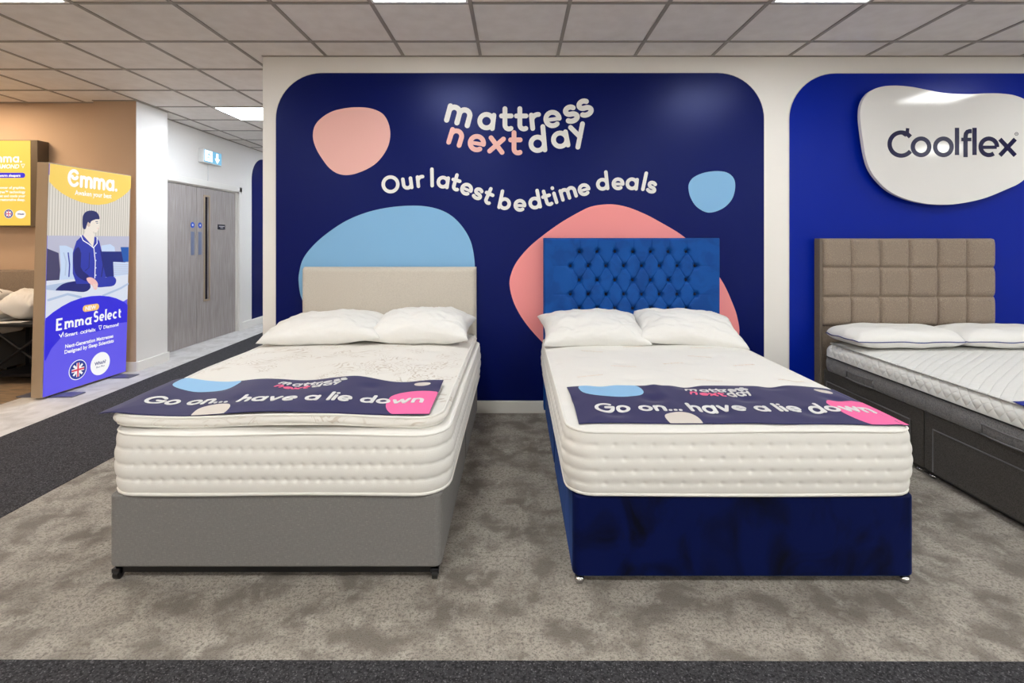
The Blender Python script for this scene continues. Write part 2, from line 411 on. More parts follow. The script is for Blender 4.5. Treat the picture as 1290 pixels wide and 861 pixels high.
prism('wall_end', [(-4.3,WX0,12,12.15,0,CZ)], M['wall'])
prism('wall_alcove', [(-7.2,-4.34,5.33,5.5,0,CZ),(-7.25,-7.1,-4.55,5.33,0,CZ)], M['tan'])
mb = MB(); x0, x1, y0, y1 = -4.34, -3.90, 5.25, 5.72
mb.box(x0,x1,y0,y1,0,CZ)
mb.m = [1,1,0,1,1,1]
struct(mb.build('wall_pillar', [M['tan'], M['wall']]))
DX = -4.12
prism('wall_left', [(-4.4,DX-.06,5.72,12,0,CZ),(DX-.06,DX,5.72,7.60,2.07,CZ),(DX-.06,DX,7.60,12,0,CZ)], M['wall'])
# baseboards
def skirt(name, b):
    mb = MB(); mb.box(*b); struct(mb.build(name, M['skirt'], bevel=.006))
skirt('baseboard_front', (WX0-.012,8.05,WY-.016,WY,0,.097))
skirt('baseboard_left', (DX,DX+.016,7.66,12,0,.12))
mb = MB(); mb.box(-4.34,-3.884,5.234,5.25,0,.10); mb.box(-3.90,-3.884,5.25,5.736,0,.10); mb.box(-4.12,-3.9,5.72,5.736,0,.1)
struct(mb.build('baseboard_pillar', M['skirt'], bevel=.005))
skirt('baseboard_alcove', (-7.1,-4.34,5.314,5.33,0,.10))

# ceiling tiles, grid, light panels
mb = MB(); mb.box(-7.25,8.2,-4.7,12.2,CZ,CZ+.08); struct(mb.build('ceiling', M['ceil']))
mb = MB(); bw = .012
gx = [-.276+.6*k for k in range(-11,14)]; gy = [3.09+.6*k for k in range(-12,15)]
for x in gx: mb.box(x-bw,x+bw,-4.55,12,CZ-.006,CZ)
for y in gy: mb.box(-7.1,8.05,y-bw,y+bw,CZ-.0055,CZ)
mb.box(WX0,8.05,WY-.02,WY,CZ-.006,CZ); mb.box(-7.1,-4.34,5.31,5.33,CZ-.008,CZ); mb.box(-4.34,-3.88,5.23,5.25,CZ-.008,CZ)
mb.box(-3.90,-3.88,5.25,5.72,CZ-.008,CZ); mb.box(DX,DX+.02,5.72,12,CZ-.008,CZ)
struct(mb.build('trim_1', M['bar']))
def light_panel(x, y, m, label, group='square light panels in the tiled ceiling'):
    t = thing('ceiling_light', label, 'ceiling light', (x,y,CZ), group)
    mb = MB(); a, b = .288, .272
    for q in ((-a,a,-a,-b),(-a,a,b,a),(-a,-b,-b,b),(b,a,-b,b)): mb.box(x+q[0],x+q[1],y+q[2],y+q[3],CZ-.010,CZ-.001)
    mb.build('light_frame', M['lampbody'], t)
    mb = MB(); mb.box(x-b,x+b,y-b,y+b,CZ-.007,CZ-.001); mb.build('diffuser', m, t)
    return t
cols = [-5.376,-2.976,-.576,1.824,4.224,6.624]
where = {-2.976:'upper left corner of the picture', -.576:'above the left bed', 1.824:'above the gap between the wall panels'}
for y in (-3.21,-.21,2.79):
    for x in cols:
        if y > 2 and x in where: lb = 'square ceiling light cut off by the top edge, '+where[x]
        elif y > 2 and x > 4: lb = 'ceiling light beyond the right edge, mirrored in the glossy white sign'
        else: lb = 'square ceiling light outside the picture, behind the camera'
        light_panel(x, y, M['diff_warm'] if x < -5 else M['diff'] if y > 2 else M['diff_mid'] if y > -1 else M['diff_back'], lb)
light_panel(-2.976, 5.79, M['diff_cool'], 'square ceiling light over the corridor in front of the double door')
light_panel(-2.976, 8.79, M['diff_cool'], 'square ceiling light deeper in the corridor behind the partition wall')
light_panel(-5.376, 4.59, M['diff_warm'], 'warm ceiling light over the tan alcove left of the picture')

# ------------------------------------------------------------------ wall mapping
def wallpt(px, py): return ((px-VX)*WY/F, CAMZ+(VY-py)*WY/F)
def wfn(y0): return lambda u, v, h: (u, y0-h, v)
def rounded_top(x0, x1, z0, z1, r, n=14):
    return [(x0,z0),(x1,z0)]+[(x1-r+r*math.cos(a), z1-r+r*math.sin(a)) for a in [PI/2*i/n for i in range(n+1)]]+\
           [(x0+r+r*math.cos(a), z1-r+r*math.sin(a)) for a in [PI/2+PI/2*i/n for i in range(n+1)]]
def panel(x0, x1, z1, r, m, label, cat='wall panel'):
    t = thing('wall_panel', label, cat, ((x0+x1)/2, WY, .097))
    mb = MB(); mb.poly(rounded_top(x0-.006,x1+.006,.098,z1+.006,r+.006), wfn(WY), .004); mb.build('panel_edging', M['edge'], t)
    mb = MB(); mb.poly(rounded_top(x0,x1,.099,z1,r), wfn(WY), .006); mb.build('panel_board', m, t)
    return t
P1 = panel(-1.871, 1.933, 2.653, .36, M['navy'], 'dark navy wall panel with pink and blue blobs behind the first two beds')
P2 = panel(2.131, 5.93, 2.65, .36, M['royal'], 'royal blue wall panel with one rounded corner at the right edge')
W = wfn(WY-.006)
def cropped(pts, ox, oy, k): return [wallpt(ox+x/k, oy+y/k) for x, y in pts]
def blob(name, pts, m, h=.001):
    mb = MB(); mb.poly(smoothloop(pts, 6)[::-1], W, h); return mb.build(name, m, P1)
o = blob('printed_blob', cropped([(188,320),(195,275),(222,240),(270,210),(330,195),(390,191),(442,197),(487,217),(512,252),(523,300),(517,350),(495,395),(460,435),(410,465),(350,484),(300,480),(260,455),(225,410),(200,365)],340,80,3.444), M['wpink']); o['label'] = 'blush pink blob'
o = blob('printed_blob', cropped([(72,500),(76,440),(97,370),(150,300),(230,230),(330,165),(440,120),(560,93),(690,83),(790,92),(870,120),(930,165),(980,230),(1010,300),(1025,400),(1022,500),(1000,600),(900,680),(700,720),(400,720),(150,660),(90,590)],360,240,4.304), M['wsky']); o['label'] = 'large sky blue blob'
o = blob('printed_blob', cropped([(782,545),(786,518),(806,494),(850,475),(905,468),(950,475),(978,500),(984,540),(970,590),(930,630),(870,648),(820,625),(792,585)],640,80,3.445), M['wsky']); o['label'] = 'small sky blue blob'
o = blob('printed_blob', [wallpt(*p) for p in [(642,360),(644,345),(651,330),(666,312),(685,296),(706,281),(727,268.7),(743,261),(759,258),(775,258),(791,261.4),(808,268),(826,277),(862,299),(890,328),(909,354),(920.5,377.7),(928.6,401),(930,425),(915,455),(860,478),(780,478),(710,455),(684,432),(662,407),(648,383)]], M['wcoral']); o['label'] = 'large coral pink blob'
def scatter(name, items, ox, oy, k, unit, w, mats, parent, fn, lift=.0016):
    mb = MB()
    for it in items:
        c, x, y, rot = it[:4]; mi = it[4] if len(it) > 4 else 0; sz = it[5] if len(it) > 5 else 1
        u, v = wallpt(ox+x/k, oy+y/k)
        put(mb, c, w, fn, u, v, unit*sz, rot, mi, lift)
    return mb.build(name, mats, parent)
u1 = 22.8*WY/F
LOGO = [('m',214,203,-15,0,1.09),('a',410,241,-7),('t',547,249,0),('t',652,249,0),('r',755,243,6),('e',875,226,8),('s',1004,192,16,0,1.06),('s',1101,149,21,0,1.06),
        ('n',193,356,-17,1),('e',341,396,-9,1),('x',480,410,-6,1),('t',611,418,0,1),('d',771,401,5),('a',930,372,11),('y',1058,318,17)]
scatter('logo_lettering', LOGO, 540, 110, 5.61, u1, .262, [M['wwhite'], M['wpink']], P1, W)
SLOG = [('O',77,110,8,0,1),('u',147,106,8),('r',203,98,6),('l',253,96,1),('a',300,101,-8),('t',351,111,-16),('e',400,131,-22),('s',448,150,-26),('t',490,168,-24),
        ('b',563,193,-12),('e',628,200,-1),('d',692,190,11),('t',744,179,17),('i',779,168,17),('m',834,149,17),('e',902,133,14),
        ('d',981,110,6),('e',1047,108,-1),('a',1107,108,-6),('l',1157,112,-12),('s',1190,122,-18)]
u2 = 16.1*WY/F
mb = MB()
for c, x, y, rot, *r in SLOG:
    u, v = wallpt(470+x/3.395, 200+y/3.395)
    if c == 'O': v += -.2*u2*1.0; v += .0
    put(mb, c, .275, W, u, v, u2*(1.0 if c != 'O' else .98), rot, 0, .0016)
mb.build('slogan_lettering', M['wwhite'], P1)

# glossy white oval sign
SY = 3.945
t = thing('wall_sign', 'glossy white rounded sign standing off the royal blue wall panel', 'sign', (3.45, SY, 2.0))
def sp(x, y): px, py = 990+x/3.443, 80+y/3.443; return ((px-VX)*(SY-.03)/F, CAMZ+(VY-py)*(SY-.03)/F)
out = smoothloop([sp(*p) for p in [(322,230),(330,170),(360,125),(410,102),(470,96),(540,101),(600,112),(660,124),(720,131),(800,133),(870,130),(940,131),(1000,141),(1060,170),(1110,225),(1128,300),(1112,385),(1075,460),(1020,515),(960,545),(860,585),(760,607),(680,613),(600,607),(520,588),(450,555),(400,510),(365,460),(345,400),(332,320)]], 8)[::-1]
mb = MB(); mb.poly(out, wfn(SY), .030, base=0); n = len(out)
mb.f.append(tuple(range(2*n-1, n-1, -1))); mb.m.append(0)
mb.build('sign_board', M['acryl'], t)
mb = MB()
for q in ((3.0,2.35),(3.0,1.85),(3.9,2.35),(3.9,1.85)):
    mb = MB(); mb.lathe((q[0],SY,q[1]), [(.015,0),(.015,WY-.006-SY)], 12, 'y'); mb.build('standoff', M['chrome'], t)
FS = wfn(SY-.030); us = 26.1*(SY-.03)/F
mb = MB()
for c, x, y in [('o',586,362),('o',683,362),('l',742,362),('l',818,362),('e',880,362),('x',961,364)]:
    put(mb, c, .205, FS, *sp(x,y), us, 0, 0, .0016, cap=False)
R = .56*us/1.0
cx, cz = sp(500,350)
mb.ribbon(arc(cx,cz,us*.56,us*.56,38,322,30), .205*us, FS, .0016, cap=False)
fx, fz = sp(520,305)
mb.ribbon([sp(503,300),sp(518,310),sp(526,300),sp(528,281)], .16*us, FS, .0019, cap=False)
f0 = sp(777,407); 
mb.ribbon([sp(779,407),sp(779,318)]+[sp(*p) for p in ((781,305),(787,297),(796,294),(806,294))], .205*us, FS, .0016, cap=False)
mb.ribbon([sp(760,330),sp(804,330)], .17*us, FS, .0019, cap=False)
mb.ribbon([(sp(1000,306)[0]+.012*math.cos(a*PI/8), sp(1000,306)[1]+.012*math.sin(a*PI/8)) for a in range(16)], .003, FS, .0016, closed=True)
plain(mb, 'R', FS, sp(1000,306)[0]-.006, sp(1000,306)[1]-.006, .018, 0, .0016)
mb.build('lettering', M['ink'], t)

# navy panel at the far end of the corridor wall
t = thing('wall_panel', 'narrow slice of a navy rounded panel on the corridor wall past the door', 'wall panel', (DX, 9.2, .12))
mb = MB(); mb.poly(rounded_top(7.97,11.6,.121,2.66,.36), lambda u, v, h: (DX+h, u, v), .006); mb.build('panel_board', M['navy'], t)

# ------------------------------------------------------------------ the double door
door = struct(thing('door_1', None, None, (DX-.02, 6.6, 0)))
del_keys = [k for k in ('label','category') if k in door]
def leaf(y0, y1, vision):
    mb = MB(); X0, X1 = DX-.058, DX-.022
    if vision:
        a, b, z0, z1 = vision
        mb.box(X0,X1,y0,a,0.008,2.04); mb.box(X0,X1,b,y1,0.008,2.04); mb.box(X0,X1,a,b,0.008,z0); mb.box(X0,X1,a,b,z1,2.04)
    else: mb.box(X0,X1,y0,y1,.008,2.04)
    o = mb.build('door_leaf', M['oak'], door)
    if vision:
        mb = MB(); e = .022
        for q in ((a-e,a,z0-e,z1+e),(b,b+e,z0-e,z1+e),(a,b,z0-e,z0),(a,b,z1,z1+e)): mb.box(X1-.001,X1+.008,q[0],q[1],q[2],q[3])
        mb.build('vision_frame', M['frame'], o)
        mb = MB(); mb.box(X0+.01,X0+.018,a,b,z0,z1); mb.build('vision_glass', M['dglass'], o)
    return o
la = leaf(5.74, 6.628, None)
lb_ = leaf(6.634, 7.545, (6.80,6.89,.56,1.93))
XF = DX-.022
for yc, L in ((6.545,la),(6.70,lb_)):
    mb = MB(); mb.box(XF,XF+.003,yc-.035,yc+.035,1.16,1.46); mb.build('push_plate', M['steel'], L, bevel=.001)
    mb = MB(); mb.lathe((XF,yc,1.545), [(.038,0),(.038,.003)], 20, 'x'); s_ = mb.build('fire_door_disc', M['sblue'], L)
    mb = MB(); mb.lathe((XF+.003,yc,1.545), [(.014,0),(.014,.001)], 12, 'x'); mb.build('disc_mark', M['bwhite'], s_)
mb = MB(); mb.box(XF,XF+.006,7.10,7.27,1.50,1.57); pl = mb.build('door_plaque', M['splaque'], lb_)
mb = MB()
for z, a, b in ((1.545,7.12,7.25),(1.525,7.15,7.22)): mb.box(XF+.006,XF+.007,a,b,z-.004,z+.004)
mb.build('plaque_lettering', M['bwhite'], pl)
mb = MB()   # lining and architrave
mb.box(DX-.06,DX-.02,7.548,7.60,0,2.09); mb.box(DX-.06,DX-.02,5.74,7.60,2.045,2.07)
mb.box(DX,DX+.018,7.585,7.66,0,2.14); mb.box(DX,DX+.018,5.74,7.66,2.06,2.14)
mb.build('door_frame', M['skirt'], door, bevel=.005)

t = thing('exit_sign', 'lit running man exit sign box above the grey double door', 'exit sign', (DX, 6.83, 2.46))
mb = MB(); mb.box(DX,DX+.068,6.63,7.04,2.365,2.545); mb.build('sign_housing', M['lampbody'], t, bevel=.006)
EX = lambda u, v, h: (DX+.068+h, u, v)
mb = MB(); mb.poly([(6.64,2.375),(7.03,2.375),(7.03,2.535),(6.64,2.535)], EX, .003, 0)
mb.poly([(6.65,2.39),(6.82,2.39),(6.82,2.53),(6.65,2.53)], EX, .004, 1)
mb.ribbon([(6.93,2.52),(6.93,2.42)], .05, EX, .004, 1, cap=False)
mb.poly([(6.87,2.45),(6.93,2.385),(6.99,2.45)], EX, .0045, 1)
# running figure
mb.lathe((DX+.072,6.755,2.512), [(.011,0),(.011,.001)], 12, 'x', 0)
for q in (((6.75,2.495),(6.735,2.45)),((6.735,2.45),(6.76,2.425),(6.755,2.40)),((6.735,2.45),(6.71,2.43),(6.69,2.43)),((6.748,2.485),(6.775,2.47),(6.79,2.48)),((6.748,2.485),(6.72,2.485),(6.71,2.465))):
    mb.ribbon(list(q), .011, EX, .005, 0)
mb.build('sign_face', [M['g_exitblue'], M['g_exitw']], t)
mb = MB(); mb.box(DX,DX+.006,6.83,6.845,2.14,2.365); mb.build('cable_cover', M['lampbody'], t)

# ------------------------------------------------------------------ mattresses
def rrect(hx, hy, r, nc=10, ds=.012):
    """perimeter samples of a rounded rectangle: (x, y, nx, ny, s); same count whatever the size, for fixed topology pass counts"""
    r = max(r, .004); out = []
    nx_, ny_ = rrect.nx, rrect.ny
    def edge(a, b, n, nn):
        for i in range(n): t = i/n; out.append((a[0]+(b[0]-a[0])*t, a[1]+(b[1]-a[1])*t, nn[0], nn[1]))
    def cor(cx, cy, a0):
        for i in range(nc): a = a0+PI/2*i/nc; out.append((cx+r*math.cos(a), cy+r*math.sin(a), math.cos(a), math.sin(a)))
    edge((-hx+r,-hy),(hx-r,-hy),nx_,(0,-1)); cor(hx-r,-hy+r,-PI/2)
    edge((hx,-hy+r),(hx,hy-r),ny_,(1,0)); cor(hx-r,hy-r,0)
    edge((hx-r,hy),(-hx+r,hy),nx_,(0,1)); cor(-hx+r,hy-r,PI/2)
    edge((-hx,hy-r),(-hx,-hy+r),ny_,(-1,0)); cor(-hx+r,-hy+r,PI)
    return out
rrect.nx, rrect.ny = 110, 150
def slab(x0, x1, y0, y1, z0, z1, r, side, nv, top=None, ring=.035, warp=None):
    hx, hy = (x1-x0)/2, (y1-y0)/2; cx, cy = (x0+x1)/2, (y0+y1)/2
    base = rrect(hx, hy, r); n = len(base)
    s = [0]
    for i in range(1, n): s.append(s[-1]+math.hypot(base[i][0]-base[i-1][0], base[i][1]-base[i-1][1]))
    V = []; Fc = []; rings = 0
    def addring(pts):
        nonlocal rings
        V.extend(pts); rings += 1
    def wp(p): return warp(p) if warp else p
    addring([wp((cx+x*.97, cy+y*.97, z0)) for x, y, a, b in base])
    for j in range(nv+1):
        v = j/nv
        ring_ = []
        for i, (x, y, a, b) in enumerate(base):
            o, dz = side(s[i], v)
            ring_.append(wp((cx+x+a*o, cy+y+b*o, z0+(z1-z0)*v+dz)))
        addring(ring_)
    k = .006; m = min(hx, hy)-.03
    while k < m:
        pr = rrect(hx-k, hy-k, r-k*.8 if r-k*.8 > .02 else .02)
        addring([wp((cx+x, cy+y, z1+(top(cx+x, cy+y, k) if top else 0))) for x, y, a, b in pr])
        k += ring if k > .05 else .012
    for j in range(rings-1):
        for i in range(n):
            i2 = (i+1) % n; Fc.append((j*n+i, j*n+i2, (j+1)*n+i2, (j+1)*n+i))
    Fc.append(tuple((rings-1)*n+i for i in range(n))); Fc.append(tuple(range(n-1,-1,-1)))
    mb = MB(); mb.add(V, Fc); return mb
def pipe(x0, x1, y0, y1, z, r, off, rad, wob=None, warp=None):
    hx, hy = (x1-x0)/2, (y1-y0)/2; cx, cy = (x0+x1)/2, (y0+y1)/2
    pts = []
    for x, y, a, b in rrect(hx, hy, r)[::2]:
        p = (cx+x+a*off, cy+y+b*off, z)
        if wob: p = (p[0], p[1], z+wob(p[0], p[1]))
        pts.append(warp(p) if warp else p)
    mb = MB(); mb.tube(pts, rad, 8, closed=True); return mb
def quilted_side(rows, pitch, bulge, dimple, belly=0.012):
    def fn(s, v):
        q = v*rows; fr = q-math.floor(q)
        o = bulge*(abs(math.sin(PI*fr))**.55)+belly*math.sin(PI*v)
        # stitched tufts along each seam
        k = round(q)
        if 0 < k < rows:
            d = abs(q-k); c = (s/pitch+.5*(k % 2)) % 1.0; c = min(c, 1-c)
            o += -dimple*math.exp(-(c*pitch/.009)**2)*math.exp(-(d/.18)**2)+.35*bulge*(c*2)*math.exp(-(d/.12)**2)
        return o, 0
    return fn
def softtop(tx, ty, amp, crown=.012, edge=.05):
    def fn(x, y, k):
        e = min(1, k/edge); c = crown*math.sin(min(1,k/.25)*PI/2)
        t = -amp*max(0, math.cos(2*PI*x/tx)*math.cos(2*PI*y/ty))**3
        return c+(t+.004*nz(x*3,y*3))*e
    return fn

# ---- grey divan bed
t = thing('divan_bed', 'divan bed with grey woven base and plain cream headboard', 'bed', (-.945, 2.95, 0))
def divan(t, x0, x1, ys, z0, z1, m, r=.02):
    for y0, y1 in ys:
        mb = MB(); pts = []
        for x, y, a, b in rrect((x1-x0)/2, (y1-y0)/2, r, 6): pts.append(((x0+x1)/2+x, (y0+y1)/2+y))
        keep = [p for i, p in enumerate(pts) if i == 0 or math.hypot(p[0]-pts[i-1][0], p[1]-pts[i-1][1]) > .001]
        n = len(keep)
        mb.add([(p[0],p[1],z0) for p in keep]+[(p[0],p[1],z1) for p in keep], [tuple(range(n-1,-1,-1)), tuple(n+i for i in range(n))]+[(i,(i+1)%n,(i+1)%n+n,i+n) for i in range(n)])
        mb.build('base', m, t, bevel=.012, seg=3)
rrect.nx, rrect.ny = 4, 4
divan(t, -1.608, -.294, [(2.012,2.985),(2.99,3.90)], .058, .345, M['greyfab'], .03)
mb = MB()
for y0, y1 in ((2.03,2.975),(3.0,3.88)):
    mb.box(-1.59,-.31,y0,y0+.03,.03,.058); mb.box(-1.59,-.31,y1-.03,y1,.03,.058); mb.box(-1.59,-1.56,y0,y1,.03,.058); mb.box(-.34,-.31,y0,y1,.03,.058)
mb.build('base_rail', M['black'], t)
def caster(t, x, y, m, m2, ztop=.06):
    mb = MB(); mb.lathe((x-.012,y,.022), [(.012,0),(.0215,.002),(.0215,.022),(.012,.024)], 18, 'x'); mb.lathe((x,y,.03), [(.007,0),(.007,ztop-.03)], 10)
    o = mb.build('caster', m, t, smooth=False)
    mb = MB(); mb.box(x-.016,x+.016,y-.018,y+.010,.030,.046); mb.lathe((x-.015,y,.022),[(.005,0),(.005,.03)],8,'x'); mb.build('caster_bracket', m2, o, bevel=.004)
    return o
for x in (-1.585,-.322):
    for y in (2.04,2.96,3.03,3.85): caster(t, x, y, M['black'], M['blackm'])
# headboard with soft rounded top edge
def pad(x0, x1, yb, yf, z0, z1, disp, nx=60, nz_=40, r=.015, er=.02):
    """upholstered pad: front surface from a displacement, sides back to the wall side"""
    mb = MB(); V = []
    for j in range(nz_+1):
        for i in range(nx+1):
            u, v = i/nx, j/nz_; x, z = x0+(x1-x0)*u, z0+(z1-z0)*v
            ex = min(x-x0, x1-x); ez = min(z1-z, 1)
            def rd(d): 
                d = min(max(d,0), er); return er-math.sqrt(max(0, er*er-(er-d)**2))
            V.append((x, yf+rd(ex)+rd(ez)-disp(x, z), z))
    n = nx+1
    Fc = [(j*n+i, j*n+i+1, (j+1)*n+i+1, (j+1)*n+i) for j in range(nz_) for i in range(nx)]
    rim = [i for i in range(nx+1)]+[j*n+nx for j in range(1,nz_+1)]+[nz_*n+i for i in range(nx-1,-1,-1)]+[j*n for j in range(nz_-1,0,-1)]
    b0 = len(V)
    for i in rim: V.append((V[i][0], yb, V[i][2]))
    k = len(rim)
    for a in range(k):
        b = (a+1) % k; Fc.append((rim[b], rim[a], b0+a, b0+b))
    Fc.append(tuple(b0+a for a in range(k)))
    mb.add(V, Fc); return mb
def hb_soft(x, z):
    o = .004*nz(x*2.5, z*2.5)
    for sx in (-1.30,-.97,-.63): o -= .004*math.exp(-((x-sx)/.006)**2)
    return o+.012*max(0, math.sin(PI*min(1,max(0,(z-.3)/.85))))**.5
HB = pad(-1.628,-.306,3.965,3.875,.06,1.143, lambda x, z: .003*nz(x*2.5,z*2.5)-0.0015*math.exp(-((x+1.17)/.008)**2)-.0015*math.exp(-((x+.74)/.008)**2), 120, 60, er=.026)
HB.build('headboard', M['cream'], t, smooth=True)

rrect.nx, rrect.ny = 240, 330
mx0, mx1, my0, my1 = -1.615, -.275, 2.005, 3.87
mtr = thing('mattress', 'thick white mattress with four tufted rows lying on the grey divan base', 'mattress', (-.945, 2.95, .346))
wv = lambda x, y: .004*math.sin(x*7+1)+.003*math.sin(y*5)
mb = slab(mx0, mx1, my0, my1, .352, .590, .12, quilted_side(4, .044, .0065, .0042), 40, softtop(.3,.3,.004,.006), ring=.05)
mb.build('mattress_body', M['matt'], mtr, smooth=True)
pipe(mx0,mx1,my0,my1,.588,.12,.004,.0055, wv).build('piping', M['piping'], mtr, smooth=True)
pipe(mx0,mx1,my0,my1,.354,.12,.004,.0065, lambda x, y: .002*math.sin(x*6)).build('piping', M['piping'], mtr, smooth=True)

# ---- pillow topper on the grey bed
tx0, tx1, ty0, ty1 = -1.66, -.305, 2.055, 3.86
def tw(p):
    x, y, z = p; f = (y-ty0)/(ty1-ty0)
    side = max(0, min(1, (-.9-x)/.7))
    x -= side*.055*f+.012*math.sin(y*5)*side
    z += .006*math.sin(x*6.5+.8)*(1-f)*1.2+.004*nz(x*4,y*4)
    return (x, y, z)
def topper_side(s, v):
    return (.016*math.sin(PI*v)**.8+.003*nz(s*14,v*2), .004*nz(s*5,3.0)*1)
tp = thing('mattress_topper', 'thin cream damask topper lying on the tufted mattress of the grey bed', 'mattress topper', (-.99, 2.95, .6))
slab(tx0,tx1,ty0,ty1,.603,.640,.10, topper_side, 12, softtop(.34,.34,.005,.012,.08), ring=.03, warp=tw).build('topper_body', M['damask'], tp, smooth=True)
pipe(tx0,tx1,ty0,ty1,.641,.10,.002,.0058, warp=tw).build('piping', M['piping'], tp, smooth=True)
pipe(tx0,tx1,ty0,ty1,.605,.10,.002,.005, warp=tw).build('piping', M['piping'], tp, smooth=True)
def topper_z(x, y):
    k = min(x-tx0, tx1-x, y-ty0, ty1-y)
    if k < 0: k = 0
    return .640+softtop(.34,.34,.005,.012,.08)(x, y, k)+tw((x,y,0))[2]

# ---- blue velvet divan
t = thing('divan_bed', 'divan bed with blue velvet base and deep buttoned blue headboard', 'bed', (.89, 2.95, 0))
rrect.nx, rrect.ny = 4, 4
divan(t, .222, 1.561, [(1.992,2.975),(2.978,3.90)], .034, .352, M['velvet'], .035)
mb = MB(); mb.box(.25,1.53,2.02,3.88,.022,.034); mb.build('base_underside', M['black'], t)
for x in (.25,1.53):
    for y in (2.015,2.94,3.02,3.85):
        mb = MB(); mb.lathe((x,y,.0), [(.006,0),(.016,.004),(.021,.014),(.019,.024),(.010,.031),(.006,.033)], 18); cst = mb.build('caster', M['chrome'], t, smooth=True)
        mb = MB(); mb.lathe((x,y,.031), [(.018,0),(.018,.003)], 14); mb.build('caster_collar', M['blackm'], cst)
# deep buttoning
hx0, hx1, hz0, hz1 = .212, 1.548, .06, 1.366
def hbpt(x, y): px, py = 660+x/4.3, 280+y/4.3; return ((px-VX)*3.87/F, CAMZ+(VY-py)*3.87/F)
bx0 = hbpt(303,160)[0]; px_ = (hbpt(887,160)[0]-bx0)/6; bz0 = hbpt(0,160)[1]; pz_ = (bz0-hbpt(0,471)[1])/4
def is_button(row, a0):
    if row < 0 or row > 6: return False
    return (0 <= a0 <= 6) if row % 2 == 0 else (-.5 <= a0 <= 6.5)
def tuft(x, z):
    a0 = (x-bx0)/px_; row = (bz0-z)/pz_; p, q = a0+row/2, a0-row/2
    g = math.hypot(1/px_, 1/(2*pz_)); D = .050; dmin = 9
    P, Q = round(p), round(q)
    q0, q1 = math.floor(q), math.floor(q)+1
    if is_button(P-q0, (P+q0)/2) and is_button(P-q1, (P+q1)/2): dmin = min(dmin, abs(p-P)/g)
    p0, p1 = math.floor(p), math.floor(p)+1
    if is_button(p0-Q, (p0+Q)/2) and is_button(p1-Q, (p1+Q)/2): dmin = min(dmin, abs(q-Q)/g)
    rm = 9
    for dp in (0,1):
        for dq in (0,1):
            pp_, qq_ = p0+dp, q0+dq
            if is_button(pp_-qq_, (pp_+qq_)/2):
                rm = min(rm, math.hypot(x-(bx0+px_*(pp_+qq_)/2), z-(bz0-pz_*(pp_-qq_))))
    o = D
    o -= .007*math.exp(-dmin/.003)+.006*math.exp(-dmin/.016)
    if row < 0 and -.4 < a0 < 6.4:
        c = abs(a0-round(a0))*px_; o -= (.008*math.exp(-c/.003)+.004*math.exp(-c/.012))*max(0, 1+row/1.1)
    if -.3 < row < 6 and (a0 < -.5 or a0 > 6.5):
        rr = round((row-1)/2)*2+1; c = abs(row-rr)*pz_; xl = (-.5-a0 if a0 < 0 else a0-6.5)
        o -= (.005*math.exp(-c/.003)+.003*math.exp(-c/.012))*max(0, 1-xl/1.1)
    o -= .040*math.exp(-(rm/.018)**2)+.005*math.exp(-rm/.022)
    return o
pad(hx0,hx1,3.975,3.925,hz0,hz1,tuft,460,330,er=.012).build('headboard', M['velvet2'], t, smooth=True)
bt = MB(); bt.lathe((0,0,0), [(.002,-.004),(.008,-.003),(.0105,0),(.0105,.006)], 12, 'y')
first = None
for row in range(7):
    for k in range(7 if row % 2 == 0 else 8):
        x = bx0+px_*(k-(.5 if row % 2 else 0)); z = bz0-pz_*row
        if first is None:
            bt.v = [(a+x, b+3.914, c+z) for a, b, c in bt.v]; first = bt.build('button', M['button'], t, smooth=True); fx_, fz_ = x, z
        else:
            o = first.copy(); COL.objects.link(o); o.parent = t; o.location = (x-fx_, 0, z-fz_)
rrect.nx, rrect.ny = 240, 330
nx0, nx1, ny0, ny1 = .205, 1.565, 1.985, 3.87
m2 = thing('mattress', 'deep white mattress with stitched horizontal rows lying on the blue velvet base', 'mattress', (.89, 2.95, .353))
mb = slab(nx0, nx1, ny0, ny1, .360, .604, .10, quilted_side(5, .075, .0065, .004, .016), 42, softtop(.42,.36,.012,.016), ring=.03)
mb.build('mattress_body', M['bamboo'], m2, smooth=True)
wv2 = lambda x, y: .003*math.sin(x*5+2)+.002*math.sin(y*4)
pipe(nx0,nx1,ny0,ny1,.603,.10,.004,.0055, wv2).build('piping', M['piping'], m2, smooth=True)
pipe(nx0,nx1,ny0,ny1,.362,.10,.004,.0065, lambda x, y: .002*math.sin(x*4+1)).build('piping', M['piping'], m2, smooth=True)
# faint woven squiggles in the mattress cover
mb = MB(); top2 = softtop(.42,.36,.012,.016)
f2 = lambda u, v, h: (u, v, .604+top2(u, v, min(u-nx0,nx1-u,v-ny0,ny1-v))+h)
M['woven'] = mat('woven_thread', (224,208,192), .9)
for i, (u, v, r_) in enumerate([(.50,3.35,-18),(.80,3.50,14),(1.15,3.2,-14),(.62,2.95,-10),(.93,3.02,18),(1.33,2.98,15),(1.25,3.45,-8),(.40,2.75,12),(1.0,2.66,-8),(1.44,2.68,8)]):
    mb = MB(); a_ = math.radians(r_); q = [(k*.0045, .010*math.sin(k*1.9)*(.6+.4*math.sin(k*.7+i))) for k in range(-16,17)]
    mb.ribbon([(u+x*math.cos(a_)-y*math.sin(a_), v+x*math.sin(a_)+y*math.cos(a_)) for x, y in q], .0028, f2, .0022, base=.001, cap=False); mb.build('woven_motif', M['woven'], m2)
def m2z(x, y):
    k = max(0, min(x-nx0, nx1-x, y-ny0, ny1-y)); return .604+top2(x, y, k)

